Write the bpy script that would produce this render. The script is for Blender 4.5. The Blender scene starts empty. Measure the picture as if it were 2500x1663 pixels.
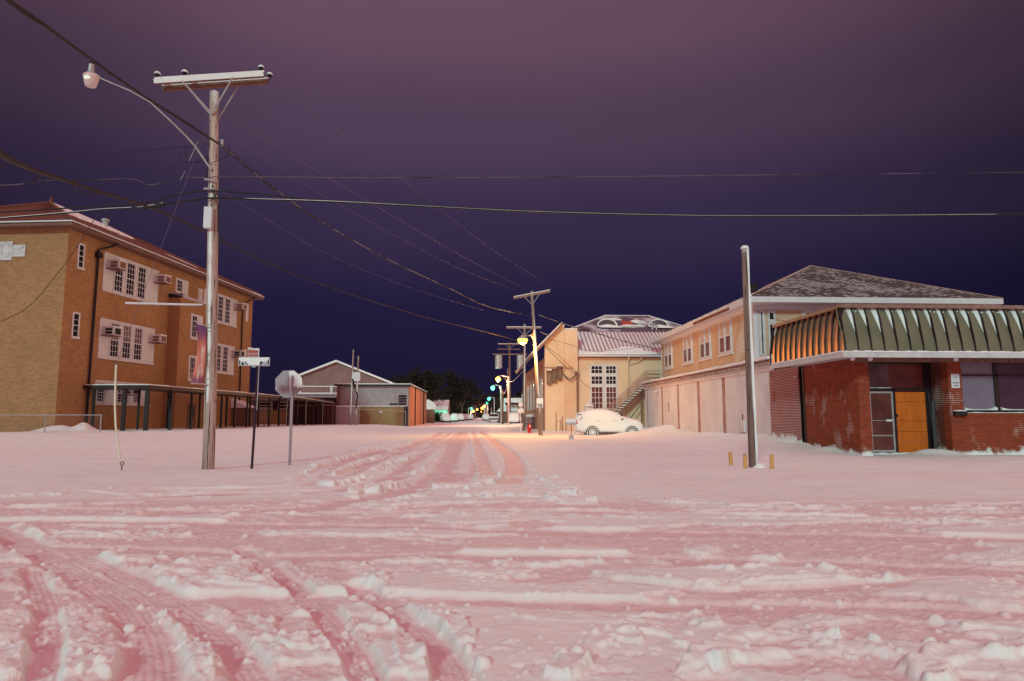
import bpy, bmesh, math, random
import numpy as np
from mathutils import Vector, Matrix
R = math.radians
random.seed(7)
C = bpy.context.scene.collection
sc = bpy.context.scene

# ------------------------------------------------------------------ camera
CAM_H = 1.35
FPX = 2500 * 24 / 36.0
PITCH = math.atan(184.5 / FPX)
YAW = R(2.84)
cam_d = bpy.data.cameras.new('camera')
cam_d.lens = 24.0
cam_d.sensor_width = 36.0
cam_d.clip_start = 0.05
cam_d.clip_end = 4000
cam = bpy.data.objects.new('camera', cam_d)
C.objects.link(cam)
cam.location = (0, 0, CAM_H)
cam.rotation_euler = (math.pi / 2 + PITCH, 0, -YAW)
sc.camera = cam

# ------------------------------------------------------------------ world: night sky over a snowed-in town
W = bpy.data.worlds.new('World')
sc.world = W
W.use_nodes = True
nt = W.node_tree
for n in list(nt.nodes):
    nt.nodes.remove(n)
def wn(t, **k):
    n = nt.nodes.new(t)
    for a, b in k.items():
        setattr(n, a, b)
    return n
tc = wn('ShaderNodeTexCoord')
sep = wn('ShaderNodeSeparateXYZ')
nt.links.new(tc.outputs['Generated'], sep.inputs[0])
ramp = wn('ShaderNodeValToRGB')
ramp.color_ramp.interpolation = 'EASE'
els = ramp.color_ramp.elements
SKY = [(0.0, (.030, .014, .022)), (.04, (.0130, .0095, .035)), (.14, (.0160, .0120, .048)), (.28, (.041, .0270, .069)),
       (.40, (.082, .0480, .092)), (.52, (.132, .070, .110)), (.60, (.18, .088, .13)), (.78, (.72, .30, .34)), (1.0, (1.17, .50, .57))]
while len(els) < len(SKY):
    els.new(.5)
for e, (p, c) in zip(els, SKY):
    e.position = p
    e.color = (*c, 1)
nt.links.new(sep.outputs[2], ramp.inputs[0])
def wmath(op, a, b=None, clamp=False):
    n = wn('ShaderNodeMath', operation=op)
    n.use_clamp = clamp
    for i, v in enumerate((a, b)):
        if v is None:
            continue
        if isinstance(v, (int, float)):
            n.inputs[i].default_value = v
        else:
            nt.links.new(v, n.inputs[i])
    return n.outputs[0]
x2 = wmath('MULTIPLY', sep.outputs[0], sep.outputs[0])
fall = wmath('SUBTRACT', 1.0, wmath('MULTIPLY', x2, 1.25))
fall = wmath('MAXIMUM', fall, .5)
back = wmath('MULTIPLY', wmath('MAXIMUM', wmath('MULTIPLY', sep.outputs[1], -1.0), 0.0), 1.0)   # unseen glow added behind the viewer to light walls facing it
noi = wn('ShaderNodeTexNoise')
noi.inputs['Scale'].default_value = 2.2
noi.inputs['Detail'].default_value = 4
nt.links.new(tc.outputs['Generated'], noi.inputs['Vector'])
nf = wmath('ADD', wmath('MULTIPLY', noi.outputs[0], .50), .75)
sc1 = wmath('MULTIPLY', fall, nf)
mul = wn('ShaderNodeVectorMath', operation='SCALE')
nt.links.new(ramp.outputs[0], mul.inputs[0])
nt.links.new(sc1, mul.inputs['Scale'])
glow = wn('ShaderNodeVectorMath', operation='SCALE')
glow.inputs[0].default_value = (.34, .12, .13)
nt.links.new(back, glow.inputs['Scale'])
east = wmath('MULTIPLY', wmath('MAXIMUM', wmath('SUBTRACT', sep.outputs[0], .66), 0.0), 3.0)   # warm glow added right of the view to light the school's street face
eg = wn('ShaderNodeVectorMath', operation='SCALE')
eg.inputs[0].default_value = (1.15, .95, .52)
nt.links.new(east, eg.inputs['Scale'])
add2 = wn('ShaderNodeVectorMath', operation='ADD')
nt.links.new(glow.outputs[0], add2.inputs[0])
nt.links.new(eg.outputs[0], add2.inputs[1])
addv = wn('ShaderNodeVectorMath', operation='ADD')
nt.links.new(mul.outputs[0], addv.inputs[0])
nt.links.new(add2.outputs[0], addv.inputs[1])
bg = wn('ShaderNodeBackground')
bg.inputs[1].default_value = 1.0
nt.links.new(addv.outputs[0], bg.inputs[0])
wo = wn('ShaderNodeOutputWorld')
nt.links.new(bg.outputs[0], wo.inputs[0])

# ------------------------------------------------------------------ the one far key light, low behind-left, standing in for an assumed unseen lamp
stand_in_sun_d = bpy.data.lights.new('sun', 'SUN')
stand_in_sun_d.energy = 1.6
stand_in_sun_d.color = (.52, 1.0, .86)  # greenish, as from the assumed mercury street lamp
stand_in_sun_d.angle = R(6)
sun = bpy.data.objects.new('sun', stand_in_sun_d)
C.objects.link(sun)
SAZ, SEL = R(-22), R(22)
sv = Vector((math.sin(SAZ) * math.cos(SEL), -math.cos(SAZ) * math.cos(SEL), math.sin(SEL)))
sun.rotation_euler = sv.to_track_quat('Z', 'Y').to_euler()

sc.view_settings.view_transform = 'Standard'
sc.view_settings.look = 'None'
sc.view_settings.exposure = 0
sc.view_settings.gamma = 1
sc.render.engine = 'CYCLES'
sc.cycles.max_bounces = 5
sc.cycles.diffuse_bounces = 3
sc.cycles.use_denoising = True
sc.cycles.sample_clamp_indirect = 4

# ------------------------------------------------------------------ helpers
def ray(px, py):
    u = (px - 1250) / FPX
    v = -(py - 831.5) / FPX
    cp, sp = math.cos(PITCH), math.sin(PITCH)
    y, z = cp - v * sp, sp + v * cp
    c, s = math.cos(YAW), math.sin(YAW)
    return (u * c + y * s, -u * s + y * c, z)
def at(px, py, y):
    d = ray(px, py)
    t = y / d[1]
    return Vector((d[0] * t, y, CAM_H + d[2] * t))
def gnd(px, py, z=0.0):
    d = ray(px, py)
    t = (z - CAM_H) / d[2]
    return (d[0] * t, d[1] * t)

def tag(o, label=None, cat=None, group=None, kind=None):
    if label: o['label'] = label
    if cat: o['category'] = cat
    if group: o['group'] = group
    if kind: o['kind'] = kind
    return o
def T(name, label, cat, loc=(0, 0, 0), rz=0, group=None):
    o = bpy.data.objects.new(name, None)
    o.empty_display_size = .2
    C.objects.link(o)
    o.location = loc
    o.rotation_euler = (0, 0, rz)
    return tag(o, label, cat, group)
def copy_tree(o, parent=None):
    c = o.copy()
    C.objects.link(c)
    c.parent = parent
    for ch in list(o.children):
        copy_tree(ch, c)
    return c

def FX(x, s):      # plane x = const facing s*x, u runs along y
    return (x, 0, 0, 1, s, 0)
def FY(y, s):      # plane y = const facing s*y, u runs along x
    return (0, y, 1, 0, 0, s)

class MB:
    def __init__(s):
        s.v = []
        s.f = []
    def add(s, vs, fs):
        k = len(s.v)
        s.v += [tuple(p) for p in vs]
        s.f += [tuple(i + k for i in f) for f in fs]
        return s
    def hexa(s, p):
        return s.add(p, [(0, 3, 2, 1), (4, 5, 6, 7), (0, 1, 5, 4), (1, 2, 6, 5), (2, 3, 7, 6), (3, 0, 4, 7)])
    def box(s, x0, y0, z0, x1, y1, z1):
        x0, x1 = sorted((x0, x1)); y0, y1 = sorted((y0, y1)); z0, z1 = sorted((z0, z1))
        return s.hexa([(x0, y0, z0), (x1, y0, z0), (x1, y1, z0), (x0, y1, z0), (x0, y0, z1), (x1, y0, z1), (x1, y1, z1), (x0, y1, z1)])
    def fb(s, fr, u0, u1, z0, z1, n0, n1):
        ox, oy, ux, uy, nx, ny = fr
        P = lambda u, n, z: (ox + u * ux + n * nx, oy + u * uy + n * ny, z)
        a = [P(u0, n0, z0), P(u1, n0, z0), P(u1, n1, z0), P(u0, n1, z0), P(u0, n0, z1), P(u1, n0, z1), P(u1, n1, z1), P(u0, n1, z1)]
        return s.hexa(a)
    def beam(s, a, b, w, h):
        a, b = Vector(a), Vector(b)
        d = (b - a).normalized()
        r = d.cross(Vector((0, 0, 1)))
        if r.length < 1e-4: r = Vector((1, 0, 0))
        r.normalize()
        u = r.cross(d).normalized()
        p = []
        for q in (a, b):
            for i, j in ((-1, -1), (1, -1), (1, 1), (-1, 1)):
                p.append(q + r * (w / 2 * i) + u * (h / 2 * j))
        return s.add(p, [(0, 3, 2, 1), (4, 5, 6, 7), (0, 1, 5, 4), (1, 2, 6, 5), (2, 3, 7, 6), (3, 0, 4, 7)])
    def tube(s, pts, r, n=8, caps=True):
        pts = [Vector(p) for p in pts]
        rs = r if isinstance(r, (list, tuple)) else [r] * len(pts)
        k = len(s.v)
        prev = None
        for i, p in enumerate(pts):
            d = (pts[min(i + 1, len(pts) - 1)] - pts[max(i - 1, 0)]).normalized()
            if prev is None:
                ref = Vector((0, 0, 1)) if abs(d.z) < .9 else Vector((1, 0, 0))
                a = d.cross(ref).normalized()
            else:
                a = (prev - d * prev.dot(d)).normalized()
            prev = a
            b = d.cross(a)
            for j in range(n):
                t = 2 * math.pi * j / n
                s.v.append(tuple(p + (a * math.cos(t) + b * math.sin(t)) * rs[i]))
        for i in range(len(pts) - 1):
            for j in range(n):
                j2 = (j + 1) % n
                s.f.append((k + i * n + j, k + i * n + j2, k + (i + 1) * n + j2, k + (i + 1) * n + j))
        if caps:
            s.f.append(tuple(k + j for j in reversed(range(n))))
            s.f.append(tuple(k + (len(pts) - 1) * n + j for j in range(n)))
        return s
    def lathe(s, prof, c=(0, 0, 0), n=16):
        k = len(s.v)
        for r, z in prof:
            for j in range(n):
                t = 2 * math.pi * j / n
                s.v.append((c[0] + r * math.cos(t), c[1] + r * math.sin(t), c[2] + z))
        for i in range(len(prof) - 1):
            for j in range(n):
                j2 = (j + 1) % n
                s.f.append((k + i * n + j, k + i * n + j2, k + (i + 1) * n + j2, k + (i + 1) * n + j))
        s.f.append(tuple(k + j for j in reversed(range(n))))
        s.f.append(tuple(k + (len(prof) - 1) * n + j for j in range(n)))
        return s
    def prism(s, poly, axis, a, b):
        # poly: list of 2D points; axis 'x' -> (y,z), 'y' -> (x,z), 'z' -> (x,y)
        m = len(poly)
        def P(p, t):
            return (t, p[0], p[1]) if axis == 'x' else ((p[0], t, p[1]) if axis == 'y' else (p[0], p[1], t))
        s.add([P(p, a) for p in poly] + [P(p, b) for p in poly],
              [tuple(range(m)), tuple(reversed(range(m, 2 * m)))] + [(i, i + m, (i + 1) % m + m, (i + 1) % m) for i in range(m)])
        return s
    def blob(s, c, r, k=1, sq=(1, 1, 1), seed=0):
        bm = bmesh.new()
        bmesh.ops.create_icosphere(bm, subdivisions=k, radius=1)
        rn = random.Random(seed)
        vs = [(c[0] + v.co.x * r * sq[0] * rn.uniform(.8, 1.15), c[1] + v.co.y * r * sq[1] * rn.uniform(.8, 1.15), c[2] + v.co.z * r * sq[2] * rn.uniform(.8, 1.15)) for v in bm.verts]
        bm.verts.ensure_lookup_table()
        fs = [tuple(v.index for v in f.verts) for f in bm.faces]
        bm.free()
        return s.add(vs, fs)
    def build(s, name, mat=None, parent=None, smooth=False, bevel=0, label=None):
        me = bpy.data.meshes.new(name)
        me.from_pydata(s.v, [], s.f)
        bm = bmesh.new()
        bm.from_mesh(me)
        bmesh.ops.recalc_face_normals(bm, faces=bm.faces)
        bm.to_mesh(me)
        bm.free()
        me.validate()
        if mat: me.materials.append(mat)
        if smooth:
            me.polygons.foreach_set('use_smooth', [True] * len(me.polygons))
        o = bpy.data.objects.new(name, me)
        C.objects.link(o)
        if parent: o.parent = parent
        if bevel:
            md = o.modifiers.new('bevel', 'BEVEL')
            md.width = bevel
            md.segments = 2
            md.limit_method = 'ANGLE'
        if smooth == 'angle':
            pass
        if label: o['label'] = label
        return o

# ------------------------------------------------------------------ materials
class NM:
    def __init__(s, name):
        s.m = bpy.data.materials.new(name)
        s.m.use_nodes = True
        s.t = s.m.node_tree
        s.b = s.t.nodes['Principled BSDF']
        s.co = s.t.nodes.new('ShaderNodeTexCoord')
        s.geo = s.t.nodes.new('ShaderNodeNewGeometry')
    def n(s, t, **k):
        x = s.t.nodes.new(t)
        for a, b in k.items(): setattr(x, a, b)
        return x
    def l(s, a, b): s.t.links.new(a, b)
    def math(s, op, a, b=0.0, clamp=False):
        x = s.n('ShaderNodeMath', operation=op)
        x.use_clamp = clamp
        for i, v in enumerate((a, b)):
            if isinstance(v, (int, float)): x.inputs[i].default_value = v
            else: s.l(v, x.inputs[i])
        return x.outputs[0]
    def noise(s, scale, detail=4, vec=None, rough=.55, stretch=None):
        x = s.n('ShaderNodeTexNoise')
        x.inputs['Scale'].default_value = scale
        x.inputs['Detail'].default_value = detail
        x.inputs['Roughness'].default_value = rough
        v = vec or s.co.outputs['Object']
        if stretch:
            mp = s.n('ShaderNodeMapping')
            mp.inputs['Scale'].default_value = stretch
            s.l(v, mp.inputs[0])
            v = mp.outputs[0]
        s.l(v, x.inputs['Vector'])
        return x.outputs[0]
    def ramp(s, f, stops):
        x = s.n('ShaderNodeValToRGB')
        e = x.color_ramp.elements
        while len(e) < len(stops): e.new(.5)
        for q, (p, c) in zip(e, stops):
            q.position = p
            q.color = (*c, 1) if len(c) == 3 else c
        s.l(f, x.inputs[0])
        return x.outputs[0]
    def mix(s, f, a, b):
        x = s.n('ShaderNodeMix', data_type='RGBA')
        for i, v in ((0, f), (6, a), (7, b)):
            if isinstance(v, (int, float)): x.inputs[i].default_value = v
            elif isinstance(v, tuple): x.inputs[i].default_value = (*v, 1)
            else: s.l(v, x.inputs[i])
        return x.outputs[2]
    def step(s, v, lo, hi):
        x = s.n('ShaderNodeMapRange')
        x.interpolation_type = 'SMOOTHSTEP'
        s.l(v, x.inputs[0])
        x.inputs[1].default_value = lo
        x.inputs[2].default_value = hi
        return x.outputs[0]
    def bump(s, h, strength, dist=.02, prev=None):
        x = s.n('ShaderNodeBump')
        x.inputs['Strength'].default_value = strength
        x.inputs['Distance'].default_value = dist
        s.l(h, x.inputs['Height'])
        if prev is not None: s.l(prev, x.inputs['Normal'])
        return x.outputs[0]
    def done(s, col, rough=.7, normal=None, metal=0, spec=.3):
        if isinstance(col, tuple): s.b.inputs['Base Color'].default_value = (*col, 1)
        else: s.l(col, s.b.inputs['Base Color'])
        if isinstance(rough, (int, float)): s.b.inputs['Roughness'].default_value = rough
        else: s.l(rough, s.b.inputs['Roughness'])
        s.b.inputs['Metallic'].default_value = metal
        s.b.inputs['Specular IOR Level'].default_value = spec
        if normal is not None: s.l(normal, s.b.inputs['Normal'])
        return s.m
    def snowtop(s, col, thr=(.45, .75), nscale=6, amt=.35, wind=None, wthr=(.85, .97)):
        sp = s.n('ShaderNodeSeparateXYZ')
        s.l(s.geo.outputs['Normal'], sp.inputs[0])
        nz = s.math('ADD', sp.outputs[2], s.math('MULTIPLY', s.math('SUBTRACT', s.noise(nscale, 3), .5), amt))
        f = s.step(nz, *thr)
        if wind:
            d = s.n('ShaderNodeVectorMath', operation='DOT_PRODUCT')
            s.l(s.geo.outputs['Normal'], d.inputs[0])
            d.inputs[1].default_value = wind
            k = s.math('ADD', d.outputs['Value'], s.math('MULTIPLY', s.math('SUBTRACT', s.noise(3.0, 5, stretch=(1, 1, .35)), .5), .3))
            f = s.math('MAXIMUM', f, s.step(k, *wthr))
        return s.mix(f, col, (.80, .80, .82))

def plain(name, col, rough=.6, metal=0, var=.25, nscale=5, bump=0, spec=.3, snow=False, bscale=40):
    m = NM(name)
    n = m.noise(nscale, 5)
    a = tuple(c * (1 - var) for c in col)
    b = tuple(min(1, c * (1 + var)) for c in col)
    c = m.ramp(n, [(.3, a), (.7, b)])
    if snow: c = m.snowtop(c)
    nb = m.bump(m.noise(bscale, 4), bump) if bump else None
    return m.done(c, rough, nb, metal, spec)
def emit(name, col, st):
    m = NM(name)
    m.b.inputs['Base Color'].default_value = (*col, 1)
    m.b.inputs['Emission Color'].default_value = (*col, 1)
    m.b.inputs['Emission Strength'].default_value = st
    return m.m

def brick(name, c1, c2, mortar, snowy=0.0, bw=.22, bh=.075, mort=.012, stain=.3, drift=0.0):
    m = NM(name)
    sp = m.n('ShaderNodeSeparateXYZ')
    m.l(m.co.outputs['Object'], sp.inputs[0])
    u = m.math('ADD', sp.outputs[0], sp.outputs[1])
    cb = m.n('ShaderNodeCombineXYZ')
    m.l(u, cb.inputs[0])
    m.l(sp.outputs[2], cb.inputs[1])
    bt = m.n('ShaderNodeTexBrick')
    m.l(cb.outputs[0], bt.inputs['Vector'])
    bt.inputs['Scale'].default_value = 1
    bt.inputs['Brick Width'].default_value = bw
    bt.inputs['Row Height'].default_value = bh
    bt.inputs['Mortar Size'].default_value = mort
    bt.inputs['Mortar Smooth'].default_value = .3
    bt.inputs['Bias'].default_value = -.1
    bt.inputs['Color1'].default_value = (*c1, 1)
    bt.inputs['Color2'].default_value = (*c2, 1)
    bt.inputs['Mortar'].default_value = (*mortar, 1)
    n1 = m.noise(.45, 6)
    n2 = m.noise(3.0, 5, vec=cb.outputs[0], stretch=(.5, 2.5, 1))
    sh = m.math('ADD', m.math('MULTIPLY', n1, stain), m.math('MULTIPLY', n2, stain))
    sh = m.math('ADD', sh, 1 - stain)
    vs = m.n('ShaderNodeVectorMath', operation='SCALE')
    m.l(bt.outputs['Color'], vs.inputs[0])
    m.l(sh, vs.inputs['Scale'])
    col = vs.outputs[0]
    if snowy:   # snow caught in the joints, in ragged patches
        row = m.math('FRACT', m.math('DIVIDE', m.math('ADD', sp.outputs[2], .012), bh))
        bed = m.math('LESS_THAN', row, .30)
        msk = m.step(m.noise(1.6, 5, vec=cb.outputs[0], stretch=(1, .5, 1)), .60 - snowy * .3, .72 - snowy * .3)
        col = m.mix(m.math('MULTIPLY', m.math('MULTIPLY', bed, msk), .8), col, (.62, .60, .62))
    if drift:
        d = m.math('ADD', sp.outputs[2], m.math('MULTIPLY', m.math('SUBTRACT', m.noise(2.2, 6), .5), .9))
        f = m.step(d, drift + .22, drift)
        col = m.mix(f, col, (.78, .78, .8))
    nb = m.bump(bt.outputs['Fac'], -.5, .01)
    return m.done(col, .85, nb, 0, .2)

M = {}
M['snow'] = (lambda m: m.done(m.ramp(m.noise(1.2, 5), [(.3, (.76, .76, .79)), (.7, (.86, .86, .88))]), .55, m.bump(m.noise(30, 5), .25, .02), 0, .25))(NM('snow'))
M['school_brick'] = brick('school_brick', (.44, .215, .088), (.30, .135, .058), (.33, .19, .13), stain=.5, bw=.24, bh=.08, mort=.012)
M['dark_brick'] = brick('church_brick', (.50, .22, .13), (.40, .17, .10), (.45, .30, .24))
M['red_brick_snow'] = brick('red_brick_snow', (.36, .048, .030), (.25, .034, .024), (.26, .12, .10), snowy=1.0, bw=.21, bh=.068, drift=.35)
M['red_brick'] = brick('red_brick', (.36, .044, .018), (.20, .026, .013), (.20, .075, .05), snowy=.16, bw=.21, bh=.068, drift=.02)
M['red_brick_shaded'] = brick('red_brick_shaded', (.18, .040, .028), (.13, .03, .02), (.12, .06, .05), snowy=.3, bw=.21, bh=.068, drift=.1)  # red brick again, with the shade of the door recess put into its colour
M['bay_brick'] = brick('bay_brick', (.42, .10, .05), (.30, .07, .04), (.5, .40, .36), snowy=.6, bw=.21, bh=.07)
M['tan_brick'] = brick('tan_brick', (.36, .22, .09), (.30, .18, .075), (.32, .22, .12), stain=.2)
M['orange_brick'] = brick('orange_brick', (.50, .20, .12), (.42, .17, .10), (.42, .25, .18))
M['white'] = plain('white_paint', (.66, .62, .68), .5, var=.06, nscale=3, bump=.05)
M['whiteworn'] = plain('worn_white_paint', (.60, .55, .58), .6, var=.16, nscale=2.5, bump=.1)
M['dimwhite'] = plain('dull_panel_white', (.38, .31, .35), .7, var=.12, nscale=1.5, bump=.1)
M['plaster'] = (lambda m: m.done(m.mix(m.step(m.noise(2.5, 6, stretch=(1, 1, .25)), .62, .78), m.ramp(m.noise(.7, 6), [(.3, (.66, .57, .61)), (.7, (.80, .71, .74))]), (.62, .40, .36)), .85, m.bump(m.noise(18, 5), .3, .01)))(NM('snow_dusted_plaster'))
M['stucco'] = (lambda m: m.done(m.ramp(m.noise(.5, 6), [(.3, (.68, .48, .34)), (.7, (.78, .56, .42))]), .85, m.bump(m.noise(60, 4), .2, .01)))(NM('cream_stucco'))
M['glass'] = (lambda m: m.done(m.ramp(m.noise(1.3, 3), [(.35, (.008, .006, .010)), (.7, (.03, .02, .03))]), .12, None, 0, .5))(NM('dark_window_glass'))
M['glassmid'] = (lambda m: m.done(m.ramp(m.noise(.9, 3), [(.35, (.10, .05, .06)), (.7, (.22, .13, .15))]), .25, None, 0, .5))(NM('curtained_glass'))
M['frost'] = plain('frosted_pane', (.55, .38, .33), .4, var=.2, nscale=3)
M['glassred'] = plain('dim_red_glass', (.14, .035, .03), .25, var=.5, nscale=1.5, spec=.4)
M['black'] = plain('black_metal', (.018, .014, .018), .5, var=.3)
M['darkpaint'] = plain('dark_frame_paint', (.028, .014, .018), .4, var=.3, spec=.3)
M['metal'] = plain('galvanised_metal', (.42, .40, .42), .45, .3, var=.15)
M['signback'] = (lambda m: m.done(m.mix(m.step(m.noise(9, 6), .58, .66), (.34, .27, .31), (.44, .38, .40)), .5, None, .2))(NM('dull_aluminium'))
M['red'] = plain('red_paint', (.62, .02, .03), .4, var=.15)
M['yellow'] = (lambda m: m.done(m.mix(m.step(m.noise(14, 5), .56, .70), (.66, .34, .12), (.34, .14, .08)), .7))(NM('worn_yellow_paint'))
M['guard'] = plain('pale_yellow_plastic', (.72, .66, .54), .5, var=.06)
M['cable'] = plain('black_cable', (.016, .010, .014), .6, var=.2)
M['wiregrey'] = plain('grey_conductor', (.20, .15, .19), .5, .3, var=.2)
M['cablesnow'] = (lambda m: m.done(m.mix(m.step(m.noise(.9, 5), .47, .52), m.snowtop((.016, .010, .014), (.15, .4), 3, .3), (.016, .010, .014)), .6))(NM('snow_lined_cable'))
M['cablefaint'] = (lambda m: m.done(m.mix(m.step(m.noise(.8, 5), .42, .60), (.14, .09, .12), (.02, .014, .018)), .6))(NM('frosted_cable'))
M['cablesnow2'] = (lambda m: m.done(m.mix(m.step(m.noise(.30, 5), .54, .60), m.snowtop((.016, .010, .014), (.25, .45), 3, .3), (.016, .010, .014)), .6))(NM('snow_lined_thick_cable'))

def wood(name, wind, wthr, base=((.16, .085, .065), (.34, .22, .18)), snowc=.8):
    m = NM(name)
    n = m.noise(7, 6, stretch=(1, 1, .06))
    c = m.ramp(n, [(.28, base[0]), (.7, base[1])])
    k = m.step(m.noise(5, 4), .66, .74)
    c = m.mix(k, c, (.07, .03, .022))
    c = m.mix(m.step(m.noise(26, 4, stretch=(1, 1, .03)), .56, .62), c, (.09, .05, .045))
    c = m.snowtop(c, (.6, .8), wind=wind, wthr=wthr)
    return m.done(c, .85, m.bump(n, .6, .01))
M['pole_main'] = wood('weathered_pole_snow_strip', (-.10, -.99, 0), (.955, .99), ((.36, .24, .22), (.60, .44, .40)))
M['pole_right'] = wood('dark_pole_snow_side', (.80, -.6, 0), (.62, .86), ((.14, .075, .065), (.32, .20, .17)))
M['pole_far'] = wood('far_pole_wood', (.3, -.95, 0), (.80, .96), ((.22, .12, .10), (.40, .27, .22)))
M['wood'] = plain('weathered_timber', (.20, .10, .075), .8, var=.35, nscale=8, bump=.3)
M['woodsnow'] = plain('snowy_timber', (.30, .17, .13), .8, var=.3, nscale=8, snow=True)
M['plywood'] = (lambda m: m.done(m.ramp(m.noise(3, 6, stretch=(3, 3, .5)), [(.3, (.50, .098, .010)), (.7, (.66, .145, .016))]), .7, m.bump(m.noise(30, 4, stretch=(1, 1, .1)), .15)))(NM('plywood'))
M['tyre'] = plain('tyre_rubber', (.02, .012, .014), .8)
M['archdark'] = plain('arch_trim', (.07, .035, .035), .8)
M['rim'] = plain('wheel_rim', (.5, .44, .44), .4, .3)
M['carsnow'] = (lambda m: m.done((.80, .79, .80), .6, m.bump(m.noise(7, 5), .5, .03)))(NM('snow_caked_body'))
M['concrete'] = plain('concrete', (.45, .42, .42), .9, var=.15, bump=.2, snow=True)
M['carpaint'] = plain('dim_car_paint', (.16, .10, .11), .4, snow=True)

# clapboard: real lap profile by bump plus shadow line under each lap, snow dusting in one patch
m = NM('clapboard')
sp = m.n('ShaderNodeSeparateXYZ'); m.l(m.co.outputs['Object'], sp.inputs[0])
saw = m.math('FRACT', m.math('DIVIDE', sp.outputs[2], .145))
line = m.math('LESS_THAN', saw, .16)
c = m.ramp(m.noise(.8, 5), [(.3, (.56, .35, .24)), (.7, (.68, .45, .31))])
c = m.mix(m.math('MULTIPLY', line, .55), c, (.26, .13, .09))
sn = m.step(m.noise(.33, 5), .56, .66)
c = m.mix(m.math('MULTIPLY', sn, m.step(saw, .1, .5)), c, (.70, .62, .60))
M['clap'] = m.done(c, .7, m.bump(saw, -.8, .03))

# clay roof tiles: barrel courses lie in the mesh; colour here, with snow lying in patches
def tilemat(name, snow_lo, snow_hi, scale=.5, gap=0.0):
    m = NM(name)
    c = m.ramp(m.noise(6, 4), [(.3, (.11, .034, .024)), (.7, (.21, .065, .045))])
    f = m.step(m.noise(scale, 5), snow_lo, snow_hi)
    return m.done(m.mix(f, c, (.80, .80, .82)), .8, m.bump(m.noise(22, 4), .4))
M['tile_school'] = tilemat('school_clay_tiles', .61, .66, .16)
M['tile_red'] = tilemat('dark_red_clay_tiles', .80, .90, .3)
# church tiles: snow everywhere but the upper channel sides
m = NM('church_tiles_snowed')
sp = m.n('ShaderNodeSeparateXYZ'); m.l(m.co.outputs['Object'], sp.inputs[0])
ph = m.math('FRACT', m.math('DIVIDE', sp.outputs[0], .34))
ch = m.math('LESS_THAN', ph, .45)
cr = m.math('FRACT', m.math('MULTIPLY', sp.outputs[1], 3.2))
bd = m.math('ADD', m.noise(1.3, 4), m.math('MULTIPLY', m.math('SUBTRACT', m.noise(14, 2), .5), .45))
hi = m.math('SUBTRACT', sp.outputs[1], .55)                                # snow slid to the eave keeps the lower courses covered
msk = m.math('MULTIPLY', ch, m.step(m.math('ADD', m.math('MULTIPLY', hi, .24), bd), .30, .42))
msk = m.math('MULTIPLY', msk, m.math('GREATER_THAN', cr, .14))
c = m.mix(m.math('MULTIPLY', msk, .8), (.72, .68, .74), (.20, .03, .03))
M['tile_church'] = m.done(c, .75)

# asphalt shingles dusted with snow in courses
def shingle(name, amt):
    m = NM(name)
    sp = m.n('ShaderNodeSeparateXYZ'); m.l(m.co.outputs['Object'], sp.inputs[0])
    bt = m.n('ShaderNodeTexBrick')
    cb = m.n('ShaderNodeCombineXYZ')
    m.l(m.math('ADD', sp.outputs[0], sp.outputs[1]), cb.inputs[0]); m.l(m.math('MULTIPLY', sp.outputs[2], 2.2), cb.inputs[1])
    m.l(cb.outputs[0], bt.inputs['Vector'])
    for k, v in (('Scale', 1), ('Brick Width', .30), ('Row Height', .19), ('Mortar Size', .05)):
        bt.inputs[k].default_value = v
    bt.inputs['Color1'].default_value = (.9, .9, .9, 1)
    bt.inputs['Color2'].default_value = (.25, .25, .25, 1)
    bt.inputs['Mortar'].default_value = (0, 0, 0, 1)
    v = m.math('ADD', m.math('MULTIPLY', bt.outputs['Color'], .40), m.math('MULTIPLY', m.noise(.5, 5), .9))
    v = m.math('ADD', v, m.math('MULTIPLY', m.math('SUBTRACT', m.noise(5, 3), .5), .5))
    f = m.step(v, .74 - amt, .95 - amt)
    return m.done(m.mix(f, (.060, .048, .050), (.62, .58, .62)), .85)
M['shingle'] = shingle('snow_dusted_shingles', .13)
m = NM('slate_with_snow_patches')
c = m.mix(m.step(m.noise(.42, 4), .50, .66), (.12, .075, .10), (.55, .50, .56))
M['slate'] = m.done(c, .8)
# painted green standing-seam metal
m = NM('green_mansard_metal')
c = m.ramp(m.noise(1.1, 4), [(.3, (.155, .140, .095)), (.7, (.21, .170, .115))])
M['green'] = m.done(m.mix(m.step(m.noise(2.5, 6, stretch=(1, 1, .3)), .60, .75), c, (.16, .10, .07)), .62, m.bump(m.noise(60, 3), .12), .0, .3)
M['greenedge'] = plain('tarnished_cap_metal', (.30, .18, .15), .45, .2, var=.25)
# corrugated
m = NM('corrugated_sheet')
sp = m.n('ShaderNodeSeparateXYZ'); m.l(m.co.outputs['Object'], sp.inputs[0])
s_ = m.math('SINE', m.math('MULTIPLY', sp.outputs[0], 18.0))
c = m.ramp(m.math('ADD', m.math('MULTIPLY', s_, .2), m.noise(.6, 5)), [(.2, (.20, .10, .10)), (.8, (.34, .19, .18))])
M['corr'] = m.done(c, .7, m.bump(s_, .5, .04))
m = NM('dark_corrugated')
sp = m.n('ShaderNodeSeparateXYZ'); m.l(m.co.outputs['Object'], sp.inputs[0])
s_ = m.math('SINE', m.math('MULTIPLY', m.math('ADD', sp.outputs[0], sp.outputs[1]), 14.0))
M['darkcorr'] = m.done(m.ramp(m.math('ADD', m.math('MULTIPLY', s_, .2), m.noise(.6, 5)), [(.2, (.03, .012, .014)), (.8, (.09, .035, .035))]), .8, m.bump(s_, .5, .04))

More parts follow.
